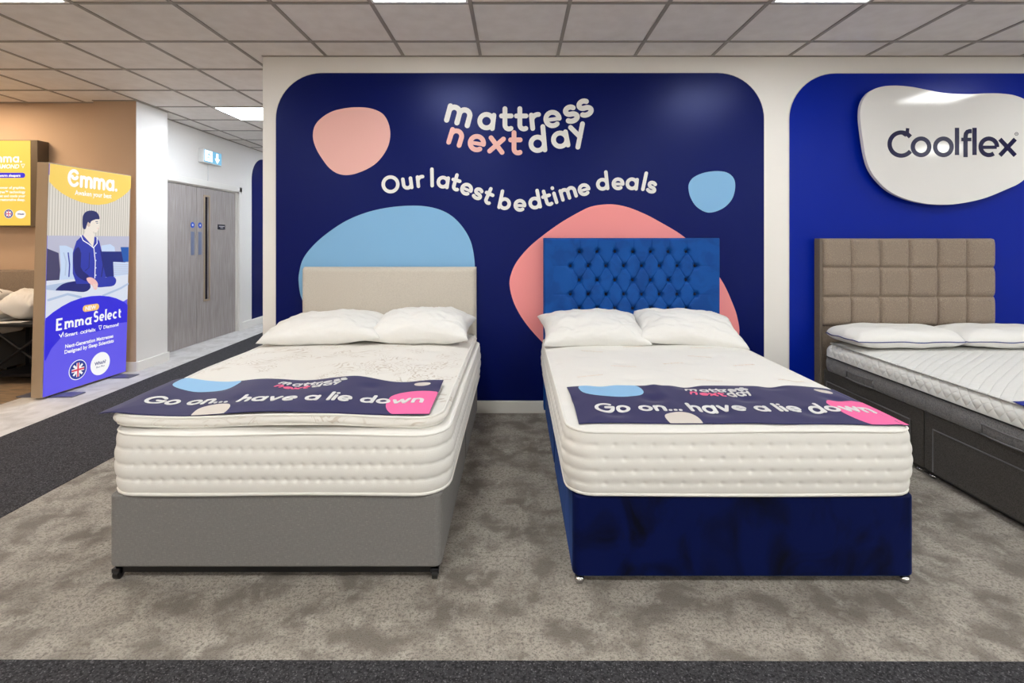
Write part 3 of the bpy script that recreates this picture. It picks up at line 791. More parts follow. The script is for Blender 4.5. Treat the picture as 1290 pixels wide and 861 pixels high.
# ---- charcoal divan with hybrid mattress
t = thing('divan_bed', 'divan bed with charcoal drawer base and square panelled taupe headboard', 'bed', (3.0, 2.95, 0))
rrect.nx, rrect.ny = 4, 4
divan(t, 2.345, 3.68, [(1.995,2.942),(2.948,3.90)], .036, .372, M['char'], .015)
mb = MB(); mb.box(2.36,3.66,2.02,3.88,.02,.036); mb.build('base_underside', M['black'], t)
mb = MB(); DXX = 2.345
for y0, y1 in ((2.06,2.862),(3.03,3.84)):
    mb = MB(); mb.box(DXX-.010,DXX+.004,y0,y1,.042,.284); mb.build('drawer_front', M['char'], t, bevel=.005)
    mb = MB(); mb.tube([(DXX-.011,y0,.05),(DXX-.011,y0,.288),(DXX-.011,y1,.288),(DXX-.011,y1,.05)], .004, 6); mb.build('drawer_piping', M['strap'], t)
for y in (2.05,2.90,2.99,3.84):
    mb = MB(); mb.lathe((2.37,y,0), [(.006,0),(.018,.004),(.022,.012),(.018,.020)], 16); mb.build('caster', M['chrome'], t, smooth=True)
cw = (3.672-2.345)/6; ch = .223; ztop = 1.363
def squares(x, z):
    r = (ztop-z)/ch
    if r > 3: 
        return -.010 if r > 3.03 else -.010+.0*r
    c = (x-2.345)/cw
    fx, fz = abs((c % 1)-.5)*2, abs((r % 1)-.5)*2
    return .034*max(0, (1-fx**7))**.5*max(0, (1-fz**7))**.5-.004*(fx*fz)**3
sq = pad(2.338,3.675,3.975,3.93,.05,ztop,squares,300,220,er=.012); sq.build('headboard', M['taupe'], t, smooth=True)
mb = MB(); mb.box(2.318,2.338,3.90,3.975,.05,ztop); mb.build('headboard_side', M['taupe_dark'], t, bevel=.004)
rrect.nx, rrect.ny = 200, 260
m3 = thing('mattress', 'two tone mattress with quilted white top and grey handled border on charcoal base', 'mattress', (3.0, 2.9, .373))
qx0, qx1, qy0, qy1 = 2.325, 3.69, 1.96, 3.86
def border(s, v):
    c = (s/.17) % 1.0; c = min(c,1-c); return (.012*math.sin(PI*v)**.6-.004*math.exp(-(c*.17/.006)**2), 0)
slab(qx0,qx1,qy0,qy1,.377,.482,.07,border,10,None,ring=.1).build('mattress_border', M['felt'], m3, smooth=True)
def shoulder(s, v): 
    return (.014*math.sqrt(max(0,1-(v*.98)**4))-.040*(max(0,v-.35)/.65)**2.4, 0)
qtop = lambda x, y, k: .014*math.sin(min(1,k/.30)*PI/2)-0+(.0)
mb = slab(qx0+.004,qx1-.004,qy0+.004,qy1-.004,.482,.580,.07,shoulder,16,None,ring=.05)
# settle the flat rings just inside the shoulder
def q_top(x, y): 
    k = max(0, min(x-qx0-.04, qx1-.04-x, y-qy0-.04, qy1-.04-y)); return .580+.014*math.sin(min(1,k/.25)*PI/2)
mb.v = [(min(max(x, qx0-.02), qx1+.02), y, (q_top(x, y) if z >= .5799 else z)) for x, y, z in mb.v]
# drop rings lying outside the shoulder's inner edge
mb.build('mattress_cover', M['quilt'], m3, smooth=True)
pipe(qx0,qx1,qy0,qy1,.483,.07,.010,.004).build('piping', M['black'], m3, smooth=True)
for y0, y1 in ((2.28,2.54),(3.31,3.58)):
    mb = MB(); n = 12
    for z_ in (.437,.388):
        mb.tube([(qx0-.014-.006*math.sin(PI*i/n), y0+(y1-y0)*i/n, z_-.003*math.sin(PI*i/n)) for i in range(n+1)], .0045, 6)
    for yy in (y0,y1): mb.tube([(qx0-.013,yy,.437),(qx0-.013,yy,.388)], .0045, 6)
    mb.build('handle', M['strap'], m3, smooth=True)

# ------------------------------------------------------------------ pillows
def pillow_mesh(w, d, h, seed, n=64, flange=.0, p=2.2, e=.42, wr=.013, pinch=.06, flat=.35, rnd=0):
    mb = MB(); V = []; idx = {}
    def pt(u, v, sgn):
        x = w/2*u*(1-pinch*(1-v*v)**1.0*abs(u)**2); y = d/2*v*(1-pinch*(1-u*u)**1.0*abs(v)**2)
        x *= math.sqrt(1-rnd*v*v*abs(v)); y *= math.sqrt(1-rnd*1.5*u*u*u*u)
        T = h*(max(0,1-abs(u)**p)*max(0,1-abs(v)**p))**e
        edge = max(0,1-max(abs(u),abs(v)))
        W_ = wr*(nz(u*3+seed,v*3,seed*1.7)+.6*nz(u*7+seed+v*3,v*5,seed*.7)-.9*max(0,1-abs(nz(u*3.2-v*2+seed*2,v*1.5+u,seed))*9)*.5)*min(1, T/h*2)
        z = T*(1-flat)+W_ if sgn > 0 else -T*flat
        ed = .010*nz(u*2.5+seed*3,v*2.5,4.2)
        return (x, y, z+ed)
    def U(i): 
        a = -1+2*i/n; return math.sin(a*PI/2)*.55+a*.45
    top = {}; bot = {}
    for j in range(n+1):
        for i in range(n+1):
            top[i,j] = len(V); V.append(pt(U(i),U(j),1))
    for j in range(n+1):
        for i in range(n+1):
            if i in (0,n) or j in (0,n): bot[i,j] = top[i,j]
            else: bot[i,j] = len(V); V.append(pt(U(i),U(j),-1))
    Fc = []
    for j in range(n):
        for i in range(n):
            Fc.append((top[i,j],top[i+1,j],top[i+1,j+1],top[i,j+1])); Fc.append((bot[i,j],bot[i,j+1],bot[i+1,j+1],bot[i+1,j]))
    mb.add(V, Fc); return mb, pt
def pillow(label, c, w, d, h, rotz, tilt, seed, m='pillow', roll=0, **kw):
    mb, pt = pillow_mesh(w, d, h, seed, **kw)
    o = mb.build('pillow', M[m], None, smooth=True)
    tag(o, label, 'pillow'); o.location = c; o.rotation_euler = (math.radians(tilt), math.radians(roll), math.radians(rotz))
    return o, pt
pillow('plump white pillow on the left side of the grey bed, slumping off its edge', (-1.31,3.60,.715), .80, .50, .19, 2, 6, 1.3, roll=-2)
pillow('plump white pillow on the right side of the grey bed, overlapping its neighbour', (-.655,3.615,.725), .70, .50, .215, -2, 8, 4.1, pinch=.09)
pillow('white pillow on the left side of the blue bed, in front of the buttons', (.550,3.70,.700), .76, .44, .19, 3, 18, 7.7, pinch=.10)
pillow('white pillow on the right side of the blue bed, its corner near the bed edge', (1.235,3.715,.698), .76, .44, .19, -3, 18, 9.2, pinch=.10, roll=4)
for i, (lb, cx) in enumerate((('smooth white foam pillow with navy piping, left one on the charcoal bed', 2.71), ('smooth white foam pillow with navy piping, right one on the charcoal bed', 3.46))):
    t = thing('foam_pillow', lb, 'pillow', (cx,3.68,.655+(.004 if i else 0)), 'foam pillows on the charcoal bed')
    mb, pt = pillow_mesh(.78 if i else .80, .42, .135, 3+i, p=5, e=.5, wr=.0, pinch=.0, flat=.42, rnd=.16)
    mb.v = [(a+cx, b+3.68, c+.655) for a, b, c in mb.v]
    mb.build('pillow_body', M['pillow'], t, smooth=True).location.z = 0
    ed = []
    for k in range(120):
        a = 2*PI*k/120; u, v = math.cos(a), math.sin(a); q = max(abs(u),abs(v)); p_ = pt(u/q, v/q, 1); ed.append((p_[0]*1.003+cx, p_[1]*1.003+3.68, p_[2]+.655))
    mb = MB(); mb.tube(ed, .0035, 6, closed=True); mb.build('piping', M['blueline'], t, smooth=True)

# ------------------------------------------------------------------ banners
def banner(label, u0, y0, zf, shape, L=1.315, Wd=.495, mats=None, nu=220, nv=64, name='banner', deco=True, loc=None):
    """zf(x,y) height; shape(u,v)->(x,y)"""
    def fn(u, v, h):
        x, y = shape(u, v); return (x, y, zf(x, y, u, v)+h)
    t = thing(name, label, 'banner', loc)
    mb = MB(); V = []
    for hh in (.0025, .0):
        for j in range(nv+1):
            for i in range(nu+1): V.append(fn(L*i/nu, Wd*j/nv, hh))
    n = nu+1; o2 = n*(nv+1)
    Fc = []
    for j in range(nv):
        for i in range(nu):
            a = j*n+i; Fc.append((a,a+1,a+n+1,a+n)); Fc.append((a+o2,a+n+o2,a+n+1+o2,a+1+o2))
    rim = [i for i in range(nu+1)]+[j*n+nu for j in range(1,nv+1)]+[nv*n+i for i in range(nu-1,-1,-1)]+[j*n for j in range(nv-1,0,-1)]
    for k in range(len(rim)):
        a, b = rim[k], rim[(k+1)%len(rim)]; Fc.append((b,a,a+o2,b+o2))
    mb.add(V, Fc); mb.build('cloth', mats or M['banner'], t, smooth=True)
    if not deco: return t, fn
    def patch(pts, m, lift, nm, lbl):
        """fill an outline by horizontal bands so it follows the cloth"""
        lo_, hi_ = min(p[1] for p in pts), max(p[1] for p in pts); mb = MB(); NB = 18; n_ = len(pts)
        def span(v):
            xs = []
            for i in range(n_):
                a, b = pts[i], pts[(i+1)%n_]
                if (a[1]-v)*(b[1]-v) < 0 or (a[1] == v != b[1]): xs.append(a[0]+(b[0]-a[0])*(v-a[1])/(b[1]-a[1]))
            return (min(xs), max(xs)) if len(xs) >= 2 else None
        rows = []
        for k in range(NB+1):
            v = lo_+(hi_-lo_)*min(max((1-math.cos(PI*k/NB))/2, .002), .998); s_ = span(v)
            if s_: rows.append((v, max(0,s_[0]), min(L,s_[1])))
        NC = 16; V = [fn(a+(b-a)*i/NC, v, lift) for v, a, b in rows for i in range(NC+1)]
        mb.add(V, [(j*(NC+1)+i, j*(NC+1)+i+1, (j+1)*(NC+1)+i+1, (j+1)*(NC+1)+i) for j in range(len(rows)-1) for i in range(NC)])
        o = mb.build(nm, m, t, smooth=True); o['label'] = lbl
    clip = lambda pts: [(max(.0,min(L,a)), max(.0,min(Wd,b))) for a, b in pts]
    patch(clip(smoothloop([(.055,.42),(.07,.50),(.20,.53),(.33,.50),(.355,.42),(.33,.345),(.24,.305),(.15,.32),(.08,.36)])), M['bsky'], .0032, 'printed_blob', 'sky blue blob')
    patch(clip(smoothloop([(.36,.04),(.37,.085),(.42,.108),(.47,.10),(.495,.05),(.49,-.02),(.44,-.04),(.38,-.03)])), M['bcream'], .0032, 'printed_blob', 'cream half blob')
    patch(clip(smoothloop([(1.185,.43),(1.195,.45),(1.225,.455),(1.258,.44),(1.26,.41),(1.235,.39),(1.20,.40)])), M['bcream'], .0032, 'printed_blob', 'small cream blob')
    patch(clip(smoothloop([(1.115,.20),(1.13,.25),(1.17,.29),(1.24,.305),(1.33,.28),(1.38,.15),(1.34,-.03),(1.25,-.06),(1.17,-.005),(1.125,.08)])), M['bpink'], .0034, 'printed_blob', 'hot pink blob')
    mb = MB(); run(mb, 'Go on... have a lie down', .235, fn, .085, .118, .066, width=1.185, lift=.0056, base=.0036); mb.build('slogan_lettering', M['bwhite'], t)
    mb = MB(); k = .31/1040.0
    for it in LOGO:
        c, x, y, rot = it[:4]; mi = it[4] if len(it) > 4 else 0
        put(mb, c, .23, fn, .555+(x-120)*k, .455-(y-85)*k*1.2, 122*k*1.12, rot, mi, .0056, base=.0036)
    mb.build('logo_lettering', [M['bwhite'], M['bpink2']], t)
    return t, fn
def shB(u, v): return (.252+u+.006*math.sin(v*6), 2.050+v-.012*u/1.3+.004*math.sin(u*9)*(1 if v > .25 else .4))
banner('navy printed banner lying flat across the foot of the blue bed mattress', 0, 0,
       lambda x, y, u, v: (m2z(x, y) if x < nx1-.02 else m2z(nx1-.02, y)-.002)+.003+.0025*max(0,math.sin(u*11+v*5))+.006*math.exp(-((u-.13-.3)/.03)**2)*v*2, shB, loc=(.9,2.3,.62))
def shG(u, v): return (-1.680+u*1.012-.01*v, 2.058+v*.90+.010*math.sin(u*8.5+1.0)*(v/.495))
def zG(x, y, u, v):
    over = max(0, (tx0+.03)-x)
    f = v/.495
    w_ = .010*f*(1+math.sin(u*15.0+.9))+.004*(1+math.sin(u*9+2))*(1-f)
    return topper_z(max(x, tx0+.03), y)+.005+w_-over*.15
banner('navy printed banner with wavy edges over the foot of the grey bed topper', 0, 0, zG, shG, loc=(-1.0,2.3,.66))
def sh3(u, v): return (2.275+u+.14*v, 1.965+v*.9-.03*u)
banner('royal blue banner corner on the white mattress at the right edge', 0, 0,
       lambda x, y, u, v: q_top(max(x,2.37), max(y,2.0))+.006-max(0,2.345-x)*.25, sh3, mats=M['banner3'], nu=60, nv=16, deco=False, loc=(2.9,2.2,.6))

# ------------------------------------------------------------------ free-standing lightbox poster
A = Vector((-3.984,4.30,.022)); B = Vector((-3.945,5.165,.022)); TA = Vector((-3.930,4.30,2.0)); 
e1 = (B-A); SL = e1.length; e1.normalize(); e2 = (TA-A); SH = e2.length; e2.normalize()
nrm = e1.cross(e2); nrm.normalize()
if nrm.x < 0: nrm = -nrm
def SF(u, v, h): return tuple(A+e1*u+e2*v+nrm*h)
def s_uv(px, py):
    d = Vector(((px-VX)/F, 1, (VY-py)/F)); o = Vector((0,0,CAMZ)); tt = (A-o).dot(nrm)/d.dot(nrm); p = o+d*tt-A
    # e1, e2 nearly orthogonal
    c = e1.dot(e2); a_, b_ = p.dot(e1), p.dot(e2); det = 1-c*c
    return ((a_-c*b_)/det, (b_-c*a_)/det)
lx = thing('lightbox_sign', 'tall lit poster stand with yellow top, seated woman picture and violet bottom', 'poster stand', (-4.0,4.73,0))
mb = MB()
TH = .10
for a, b in (((-.004,-.004),(SL+.004,SH+.004)),):
    pts = [(a[0],a[1]),(b[0],a[1]),(b[0],b[1]),(a[0],b[1])]
    mb.add([SF(p[0],p[1],-TH) for p in pts]+[SF(p[0],p[1],0) for p in pts], [(0,3,2,1),(4,5,6,7),(0,1,5,4),(1,2,6,5),(2,3,7,6),(3,0,4,7)])
mb.build('box_frame', M['frame'], lx, bevel=.004)
for u in (.13, SL-.13):
    p = SF(u,0,-TH/2); mb = MB(); mb.box(p[0]-.24,p[0]+.24,p[1]-.07,p[1]+.07,.005,.013); mb.build('foot_plate', M['plate'], lx, bevel=.003)
    mb = MB(); mb.box(p[0]-.03,p[0]+.03,p[1]-.03,p[1]+.03,.013,.03); mb.build('foot_post', M['plate'], lx)
def crop1(p): return s_uv(40+p[0]/5.385, 200+p[1]/5.385)
def crop2(p): return s_uv(40+p[0]/5.385, 350+p[1]/5.385)
order = ['g_pviolet','g_curtain','g_curtain2','g_pgrey','g_pdark','g_plight','g_pnavy','g_pteal','g_pbed','g_pbed2','g_pj','g_pj2','g_skin','g_skin2','g_hair','g_hand','g_white','g_yellow','g_pblue','g_red','g_badge','g_amber']
MI = {k[2:]: i for i, k in enumerate(order)}
mb = MB(); EPS = .00007; layer = [1]
def area(pts, m, conv=crop1, sm=False, raw=False):
    q = [conv(p) for p in pts] if not raw else pts
    if sm: q = smoothloop(q, 5)
    q = [(min(max(a,.004),SL-.004), min(max(b,.004),SH-.004)) for a, b in q]
    ar = sum(q[i][0]*q[(i+1)%len(q)][1]-q[(i+1)%len(q)][0]*q[i][1] for i in range(len(q)))
    if ar < 0: q = q[::-1]
    layer[0] += 1; mb.add([SF(a,b,EPS*layer[0]) for a, b in q], [tuple(range(len(q)))], MI[m])
def line(pts, w, m, conv=crop1):
    layer[0] += 1; q = [conv(p) for p in pts]; mb.ribbon(q, w, SF, EPS*layer[0], MI[m], base=EPS*layer[0]-.0003)
W0, W1 = .004, SL-.004
area([(W0,.004),(W1,.004),(W1,SH-.004),(W0,SH-.004)], 'pviolet', raw=True)
vc = crop1((400,525))[1]
area([(W0,vc),(W1,vc),(W1,SH-.1),(W0,SH-.1)], 'curtain', raw=True)
for i in range(34):
    u = .012+i*.0255; area([(u,vc),(u+.008,vc),(u+.008,SH-.1),(u,SH-.1)], 'curtain2', raw=True)
vb = crop1((400,650))[1]
area([(W0,.9),(W1,.9),(W1,vc),(W0,vc)], 'pgrey', raw=True)
area([(100,610),(180,640),(200,850),(95,850)], 'pdark', sm=False)
area([(185,590),(230,590),(275,610),(300,700),(290,825),(185,825),(195,720)], 'plight')
line([(215,640),(232,700),(225,790)], .012, 'pbed2'); line([(245,640),(255,720),(250,800)], .012, 'pj')
area([(470,590),(530,580),(560,600),(565,660),(470,660)], 'plight')
area([(470,630),(610,630),(640,720),(600,800),(470,820)], 'pnavy')
area([(600,600),(655,600),(655,700),(620,700)], 'pteal')
area([(550,700),(655,705),(655,790),(555,800)], 'plight')
for k in range(6): line([(555,715+k*14),(655,720+k*12)], .006, 'pgrey')
area([(90,830),(300,815),(560,800),(660,785),(660,950),(400,1100),(90,1100)], 'pbed')
area([(90,862),(250,835),(330,870),(200,900),(90,890)], 'pbed2')
line([(110,960),(240,920),(330,940)], .02, 'pbed2'); line([(480,930),(600,880),(650,850)], .02, 'pbed2')
# woman: folded legs, torso, arm, neck, head
area([(160,890),(210,850),(300,830),(380,835),(395,860),(390,885),(350,905),(250,898),(180,895)], 'pj2', sm=True)
area([(440,870),(430,830),(500,805),(550,800),(570,825),(555,860),(500,870)], 'pj', sm=True)
area([(275,640),(300,560),(345,515),(380,545),(430,530),(455,560),(475,640),(480,720),(500,800),(460,860),(390,850),(300,850),(275,780)], 'pj')
area([(282,640),(312,600),(330,640),(328,740),(385,795),(395,825),(360,830),(300,790),(280,720)], 'pj2', sm=True)
line([(330,640),(326,735),(345,770)], .008, 'pj2')
line([(465,620),(482,720),(470,800)], .012, 'pj2'); line([(390,640),(385,740),(360,760)], .008, 'pj2')
area([(350,450),(405,470),(422,520),(420,560),(412,600),(380,560),(345,520),(360,495)], 'skin')
line([(330,520),(345,555),(385,580),(415,605)], .008, 'white'); line([(440,535),(440,575),(415,605)], .008, 'white'); line([(418,605),(428,700),(425,810)], .008, 'white')
for yy in (640,690,740,790): line([(431,yy),(432,yy+2)], .012, 'plight')
area([(368,420),(400,408),(430,412),(452,412),(453,440),(459,462),(450,470),(446,490),(428,502),(404,488),(385,470),(368,455)], 'skin', sm=True)
area([(374,424),(390,430),(392,455),(380,462),(370,445)], 'skin2', sm=True)
line([(430,428),(444,427)], .006, 'hair'); line([(436,438),(445,438)], .005, 'hair'); line([(440,474),(450,472)], .005, 'hand'); line([(452,455),(457,462)], .003, 'skin2')
area([(343,470),(340,420),(345,385),(365,360),(400,352),(435,362),(453,388),(455,410),(430,412),(400,425),(392,440),(378,430),(370,450),(360,478)], 'hair', sm=True)
area([(368,812),(400,806),(430,825),(445,850),(440,878),(430,890),(415,880),(405,860),(380,840)], 'hand', sm=True)
for a in ((415,850),(425,852),(434,850)): line([a,(a[0]+2,a[1]+26)], .006, 'skin')
# curved yellow head and violet foot of the poster
ys = [crop1(p) for p in [(118,160),(150,195),(200,235),(260,268),(330,295),(400,311),(450,314),(510,306),(560,288),(610,258),(650,225),(668,200)]]
area([(W0,SH-.004),(W0,ys[0][1])]+ys+[(W1,ys[-1][1]),(W1,SH-.004)], 'yellow', raw=True)
vs_ = [crop2(p) for p in [(92,275),(140,235),(200,195),(260,163),(330,138),(400,125),(460,122),(520,127),(570,140),(620,163),(648,185)]]
area([(W0,.004),(W0,vs_[0][1])]+vs_+[(W1,vs_[-1][1]),(W1,.004)], 'pblue', raw=True)
vs3 = [crop2(p) for p in [(90,560),(130,480),(200,400),(300,370),(400,375),(500,350),(580,310),(645,300)]]
area([(W0,.004),(W0,vs3[0][1])]+vs3+[(W1,vs3[-1][1]),(W1,.004)], 'pviolet', raw=True)
mb.build('poster_print', [M[k] for k in order], lx)
mb = MB(); LF = EPS*layer[0]+.001
def bl(p, q, conv): # base line start/end -> u, v, rot, width
    a, b = conv(p), conv(q); return a[0], a[1], math.degrees(math.atan2(b[1]-a[1], b[0]-a[0])), b[0]-a[0]
# big word mark
u, v = crop1((240,180)); uE, vE = crop1((575,214))
sz = .110
put(mb, '(', .27, SF, *crop1((275,140)), sz*1.06, 0, 0, LF, base=LF-.0005, widen=1.0) if False else None
ww = uE-u
u_m = crop1((325,200))
x = u
a_ = put(mb, '(', .26, SF, u, v-.008, sz, 0, 0, LF, centre=False, base=LF-.0006, widen=.72)
u_m = crop1((322,197)); run(mb, 'mma.', .26, SF, u_m[0], u_m[1], sz*1.02, width=uE-u_m[0], track=.12, lift=LF, base=LF-.0006)
mb.build('word_mark', M['g_white'], lx); mb = MB()
u, v = crop1((288,245)); uE, _ = crop1((537,268)); plain(mb, 'Awaken your best', SF, u, v, .062, 0, LF, width=uE-u, bold=.0012)
mb.build('tagline_lettering', M['g_white'], lx); mb = MB()
u, v = crop2((160,360)); uE, vE = crop2((600,275))
for wd, p0, p1 in (('Emma',(160,362),(398,315)),('Select',(415,305),(602,272))):
    a, b = crop2(p0), crop2(p1)
    run(mb, wd, .25, SF, a[0], a[1], .070, width=b[0]-a[0], track=.26 if wd == 'Emma' else .24, lift=LF, base=LF-.0006, serif=True, cap=False)
mb.build('title_lettering', M['g_white'], lx); mb = MB()
for tx, p0, p1, s_ in (('Smart',(220,402),(305,388),.045),('Helix',(365,375),(428,360),.045),('Diamond',(480,348),(582,325),.045)):
    a, b = crop2(p0), crop2(p1); mb = MB(); plain(mb, tx, SF, a[0], a[1], s_, 0, LF, width=b[0]-a[0], bold=.0012); mb.build('range_lettering', M['g_white'], lx)
mb = MB()
a = crop2((182,402)); mb.ribbon([(a[0],a[1]+.02),(a[0]+.014,a[1]-.004),(a[0]+.036,a[1]+.034),(a[0]+.042,a[1]+.0)], .008, SF, LF, base=LF-.0005)
a = crop2((336,372)); 
for dx in (0,.032): mb.ribbon(arc(a[0]+dx,a[1],.014,.010,0,360,14)[:-1], .006, SF, LF, closed=True, base=LF-.0005)
a = crop2((460,340)); mb.ribbon([(a[0]-.016,a[1]+.02),(a[0]+.016,a[1]+.02),(a[0]+.008,a[1]-.004),(a[0],a[1]-.018),(a[0]-.008,a[1]-.004)], .005, SF, LF, closed=True, base=LF-.0005)
mb.build('range_icons', M['g_white'], lx)
for tx, p0, p1 in (('Next-Generation Mattresses',(220,480),(547,410)),('Designed by Sleep Scientists',(215,518),(550,444))):
    mb = MB(); a, b = crop2(p0), crop2(p1); plain(mb, tx, SF, a[0], a[1], .046, 0, LF, width=b[0]-a[0], bold=.0014); mb.build('caption_lettering', M['g_white'], lx)
mb = MB(); a, b = crop2((348,212)), crop2((446,196)); c = ((a[0]+b[0])/2, (a[1]+b[1])/2)
mb.ribbon([(a[0]+.02,c[1]),(b[0]-.02,c[1])], .062, SF, LF-.0003, 0, base=LF-.0005); plain(mb, 'NEW', SF, c[0]-.062, c[1]-.018, .052, 1, LF+.0002, width=.115, bold=.0016)
mb.build('new_badge', [M['g_amber'], M['g_white']], lx)
def flag(mb, fn, cx, cy, R, L0):
    def disc(r, mi, h, ry=1): mb.add([fn(cx+r*math.cos(2*PI*k/28), cy+r*ry*math.sin(2*PI*k/28), h) for k in range(28)], [tuple(range(28))], mi)
    disc(R,0,L0); disc(R*.92,1,L0+.0003); disc(R*.72,2,L0+.0006)
    r = R*.70
    for an in (45,135,225,315):
        d_ = (math.cos(math.radians(an))*r, math.sin(math.radians(an))*r); mb.ribbon([(cx,cy),(cx+d_[0],cy+d_[1])], R*.22, fn, L0+.0009, 0, cap=False, base=L0+.0007)
    for d_ in ((r,0),(0,r)): mb.ribbon([(cx-d_[0],cy-d_[1]),(cx+d_[0],cy+d_[1])], R*.34, fn, L0+.0012, 0, cap=False, base=L0+.0007)
    for d_ in ((r,0),(0,r)): mb.ribbon([(cx-d_[0],cy-d_[1]),(cx+d_[0],cy+d_[1])], R*.18, fn, L0+.0015, 3, cap=False, base=L0+.0013)
c = crop2((308,625)); R_ = abs(crop2((368,600))[0]-crop2((245,640))[0])/2
mb = MB(); flag(mb, SF, c[0], c[1], R_, LF); mb.build('flag_badge', [M['g_white'], M['g_badge'], M['g_pnavy'], M['g_red']], lx)
c = crop2((461,583)); R_ = abs(crop2((526,560))[0]-crop2((394,600))[0])/2
mb = MB(); mb.add([SF(c[0]+R_*math.cos(2*PI*k/30), c[1]+R_*math.sin(2*PI*k/30), LF) for k in range(30)], [tuple(range(30))], 0)
plain(mb, 'Which?', SF, c[0]-R_*.58, c[1]-.005, .042, 1, LF+.0003, width=R_*1.16, bold=.0012); plain(mb, 'Best Buy', SF, c[0]-R_*.42, c[1]-.035, .026, 1, LF+.0003, width=R_*.84)
mb.build('award_badge', [M['g_white'], M['g_pnavy']], lx)

# ------------------------------------------------------------------ yellow wall lightbox at the left edge
PY = 5.20
wl = thing('wall_lightbox', 'yellow lit wall poster cut off by the left edge, above the bed', 'poster', (-5.4,5.33,1.5))
mb = MB(); mb.box(-5.75,-4.868,PY,5.33,1.485,2.37); mb.build('box_frame', M['frame_dark'], wl, bevel=.004)
PF = lambda u, v, h: (u, PY-h, v)
mb = MB(); mb.poly([(-5.742,1.50),(-4.938,1.50),(-4.938,2.362),(-5.742,2.362)], PF, .003); mb.build('poster_print', M['g_yellow'], wl)
def pp(px, py): return ((px-VX)*(PY-.003)/F, CAMZ+(VY-py)*(PY-.003)/F)
mb = MB(); Lz = .004
e_ = pp(27.5,205)
run(mb, 'mma.', .26, PF, pp(-8,205)[0], e_[1], .064, width=e_[0]-pp(-8,205)[0], track=.14, lift=Lz, base=.003)
put(mb, '(', .26, PF, pp(-19,205)[0], e_[1]-.004, .062, 0, 0, Lz, centre=False, base=.003, widen=.8)
e_ = pp(24,212.5); plain(mb, 'DIAMOND', PF, e_[0], e_[1]+.002, .058, 0, Lz, align='RIGHT', bold=.002, shear=.2)
a = pp(29,209); mb.ribbon([(a[0]-.018,a[1]+.016),(a[0]+.018,a[1]+.016),(a[0]+.006,a[1]-.008),(a[0],a[1]-.020),(a[0]-.006,a[1]-.008)], .005, PF, Lz, closed=True, base=.003)
for tx, y_ in (('power of graphite,',238),('degree\u2122 technology',243.5),('heat and cools your',248.5),('restorative sleep.',253.2)):
    e_ = pp(31.8,y_); plain(mb, tx, PF, e_[0], e_[1], .036, 0, Lz, align='RIGHT', bold=.0012)
mb.build('white_lettering', M['g_white'], wl)
mb = MB(); a, b = pp(-30,221), pp(28.5,221); mb.ribbon([a,b], .052, PF, .0045, 0, base=.003); e_ = pp(26,222.5); plain(mb, 'warm sleepers', PF, e_[0], e_[1]-.002, .036, 1, .0056, align='RIGHT', bold=.0014)
mb.build('caption_pill', [M['g_pblue'], M['g_white']], wl)
c = pp(11,269.5); mb = MB(); flag(mb, PF, c[0], c[1], .047, .0040); mb.build('flag_badge', [M['g_white'], M['g_badge'], M['g_pnavy'], M['g_red']], wl)
c = pp(26,270.3); mb = MB(); mb.add([PF(c[0]+.054*math.cos(2*PI*k/24), c[1]+.042*math.sin(2*PI*k/24), .0042) for k in range(24)], [tuple(range(24))], 0); plain(mb, 'Which?', PF, c[0]-.03, c[1]-.004, .022, 1, .0046, bold=.001)
mb.build('award_badge', [M['g_white'], M['g_pnavy']], wl)

# ------------------------------------------------------------------ bed and black side table behind the poster
t = thing('bed', 'taupe bed in the tan alcove, mostly hidden behind the poster stand', 'bed', (-5.4,4.6,0))
mb = MB(); mb.box(-6.2,-4.45,5.22,5.31,.05,1.045); mb.build('headboard', M['taupe'], t, bevel=.02, seg=3)
mb = MB(); mb.box(-6.1,-4.98,3.4,5.21,.10,.44); mb.build('base', M['char'], t, bevel=.012)
mb = MB()
for x in (-6.05,-5.03):
    for y in (3.46,5.1): mb.box(x-.025,x+.025,y-.025,y+.025,0,.10)
mb.build('leg', M['blackm'], t)
rrect.nx, rrect.ny = 60, 90
ml = slab(-6.12,-4.98,3.38,5.20,.442,.66,.08,quilted_side(3,.06,.012,.006),24,softtop(.3,.3,.006),ring=.05)
o = ml.build('mattress', M['matt'], None, smooth=True, origin=(-5.5,4.3,.442)); tag(o, 'white quilted mattress at the far left, behind the black side table', 'mattress')
o, _ = pillow('white pillow with dark stripes lying at the far left edge', (-5.32,4.92,.765), .62, .42, .18, 0, 14, 5.5)
M['stripe'] = mat('pillow_stripe', (70,66,66), .8)
o.name = 'striped_pillow'
_, pt = pillow_mesh(.62,.42,.18,5.5)
for k in (-.55,-.2,.15,.5):
    mb = MB(); mb.tube([(pt(u/20,k,1)[0], pt(u/20,k,1)[1], pt(u/20,k,1)[2]+.001) for u in range(-19,20)], .0028, 5)
    s_ = mb.build('stripe', M['stripe'], None, smooth=True); s_.parent = o
st = thing('side_table', 'black side table with crossed side braces left of the poster stand', 'side table', (-4.63,4.95,0))
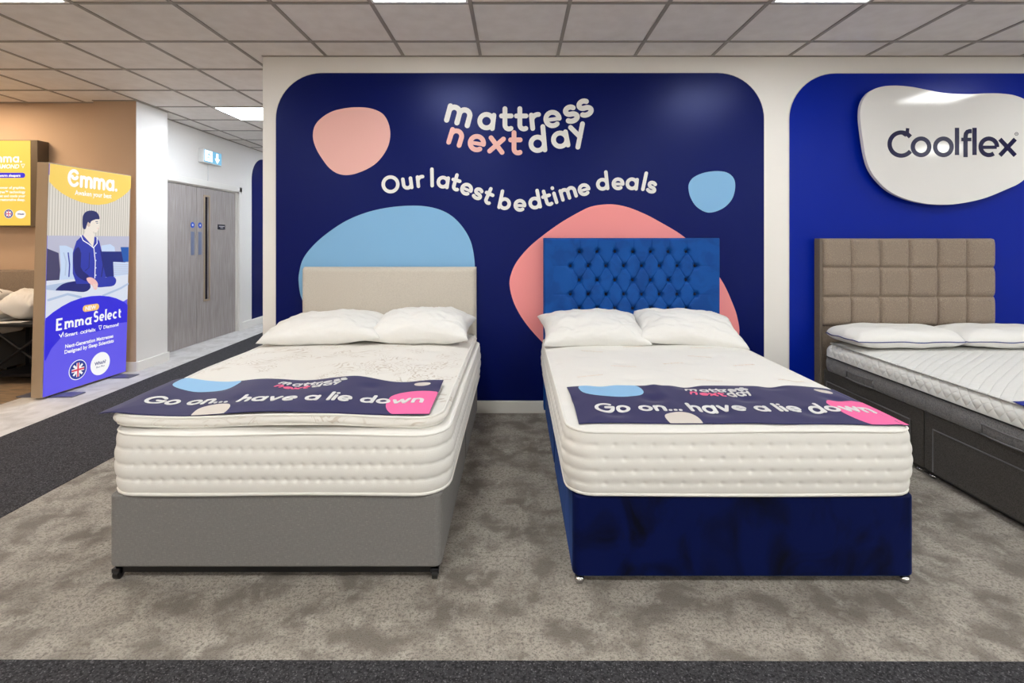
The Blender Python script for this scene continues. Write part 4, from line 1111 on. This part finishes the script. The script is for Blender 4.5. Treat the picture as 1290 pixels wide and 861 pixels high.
mb = MB(); mb.box(-4.93,-4.30,4.72,5.18,.545,.575); mb.build('table_top', M['blackm'], st, bevel=.004)
for x in (-4.905,-4.325):
    for y in (4.745,5.155): mb = MB(); mb.box(x-.022,x+.022,y-.022,y+.022,0,.545); mb.build('leg', M['blackm'], st, bevel=.003)
mb = MB()
for y in (4.745,): mb.tube([(-4.89,y,.12),(-4.34,y,.52)], .014, 8); mb.tube([(-4.89,y+.028,.52),(-4.34,y+.028,.12)], .014, 8)
mb.build('cross_brace', M['blackm'], st)
mb = MB(); mb.box(-4.89,-4.34,4.75,5.15,.08,.105); mb.build('lower_shelf', M['blackm'], st)
o, _ = pillow('round white pillow standing on the black side table against the poster stand', (-4.76,4.98,.74), .34, .30, .30, 0, 0, 2.2, e=.5, flat=.5, p=2.0, pinch=0)
o.name = 'round_pillow'; o.location.z = .727
for k in range(2):
    mb = MB(); x, y = -4.88+.10*k, 4.745+.02*k; mb.box(x,x+.16,y,y+.10,.5755+.003*k,.578+.003*k)
    o = mb.build('leaflet', M['bwhite'], None, origin=(x,y,.5755+.003*k)); tag(o, ['white leaflet on the black side table, left and lower one','white leaflet on the black side table, right and upper one'][k], 'leaflet', 'leaflets on the black side table')

# ------------------------------------------------------------------ camera, world, colour
w = bpy.data.worlds.new('World'); S.world = w; w.use_nodes = True
w.node_tree.nodes['Background'].inputs[0].default_value = (1,1,1,1); w.node_tree.nodes['Background'].inputs[1].default_value = .25
cam = bpy.data.cameras.new('Camera'); co = bpy.data.objects.new('Camera', cam); COL.objects.link(co); S.camera = co
co.location = (0,0,CAMZ); co.rotation_euler = (PI/2,0,0)
cam.sensor_width = 36; cam.lens = F/1290*36; cam.shift_x = (645-VX)/1290; cam.shift_y = -(430.5-VY)/1290; cam.clip_start = .05
S.view_settings.view_transform = 'Standard'; S.view_settings.look = 'None'; S.view_settings.gamma = 1
S.view_settings.use_curve_mapping = False; S.view_settings.exposure = 0.14
S.cycles.use_denoising = True; S.cycles.max_bounces = 10; S.cycles.diffuse_bounces = 6
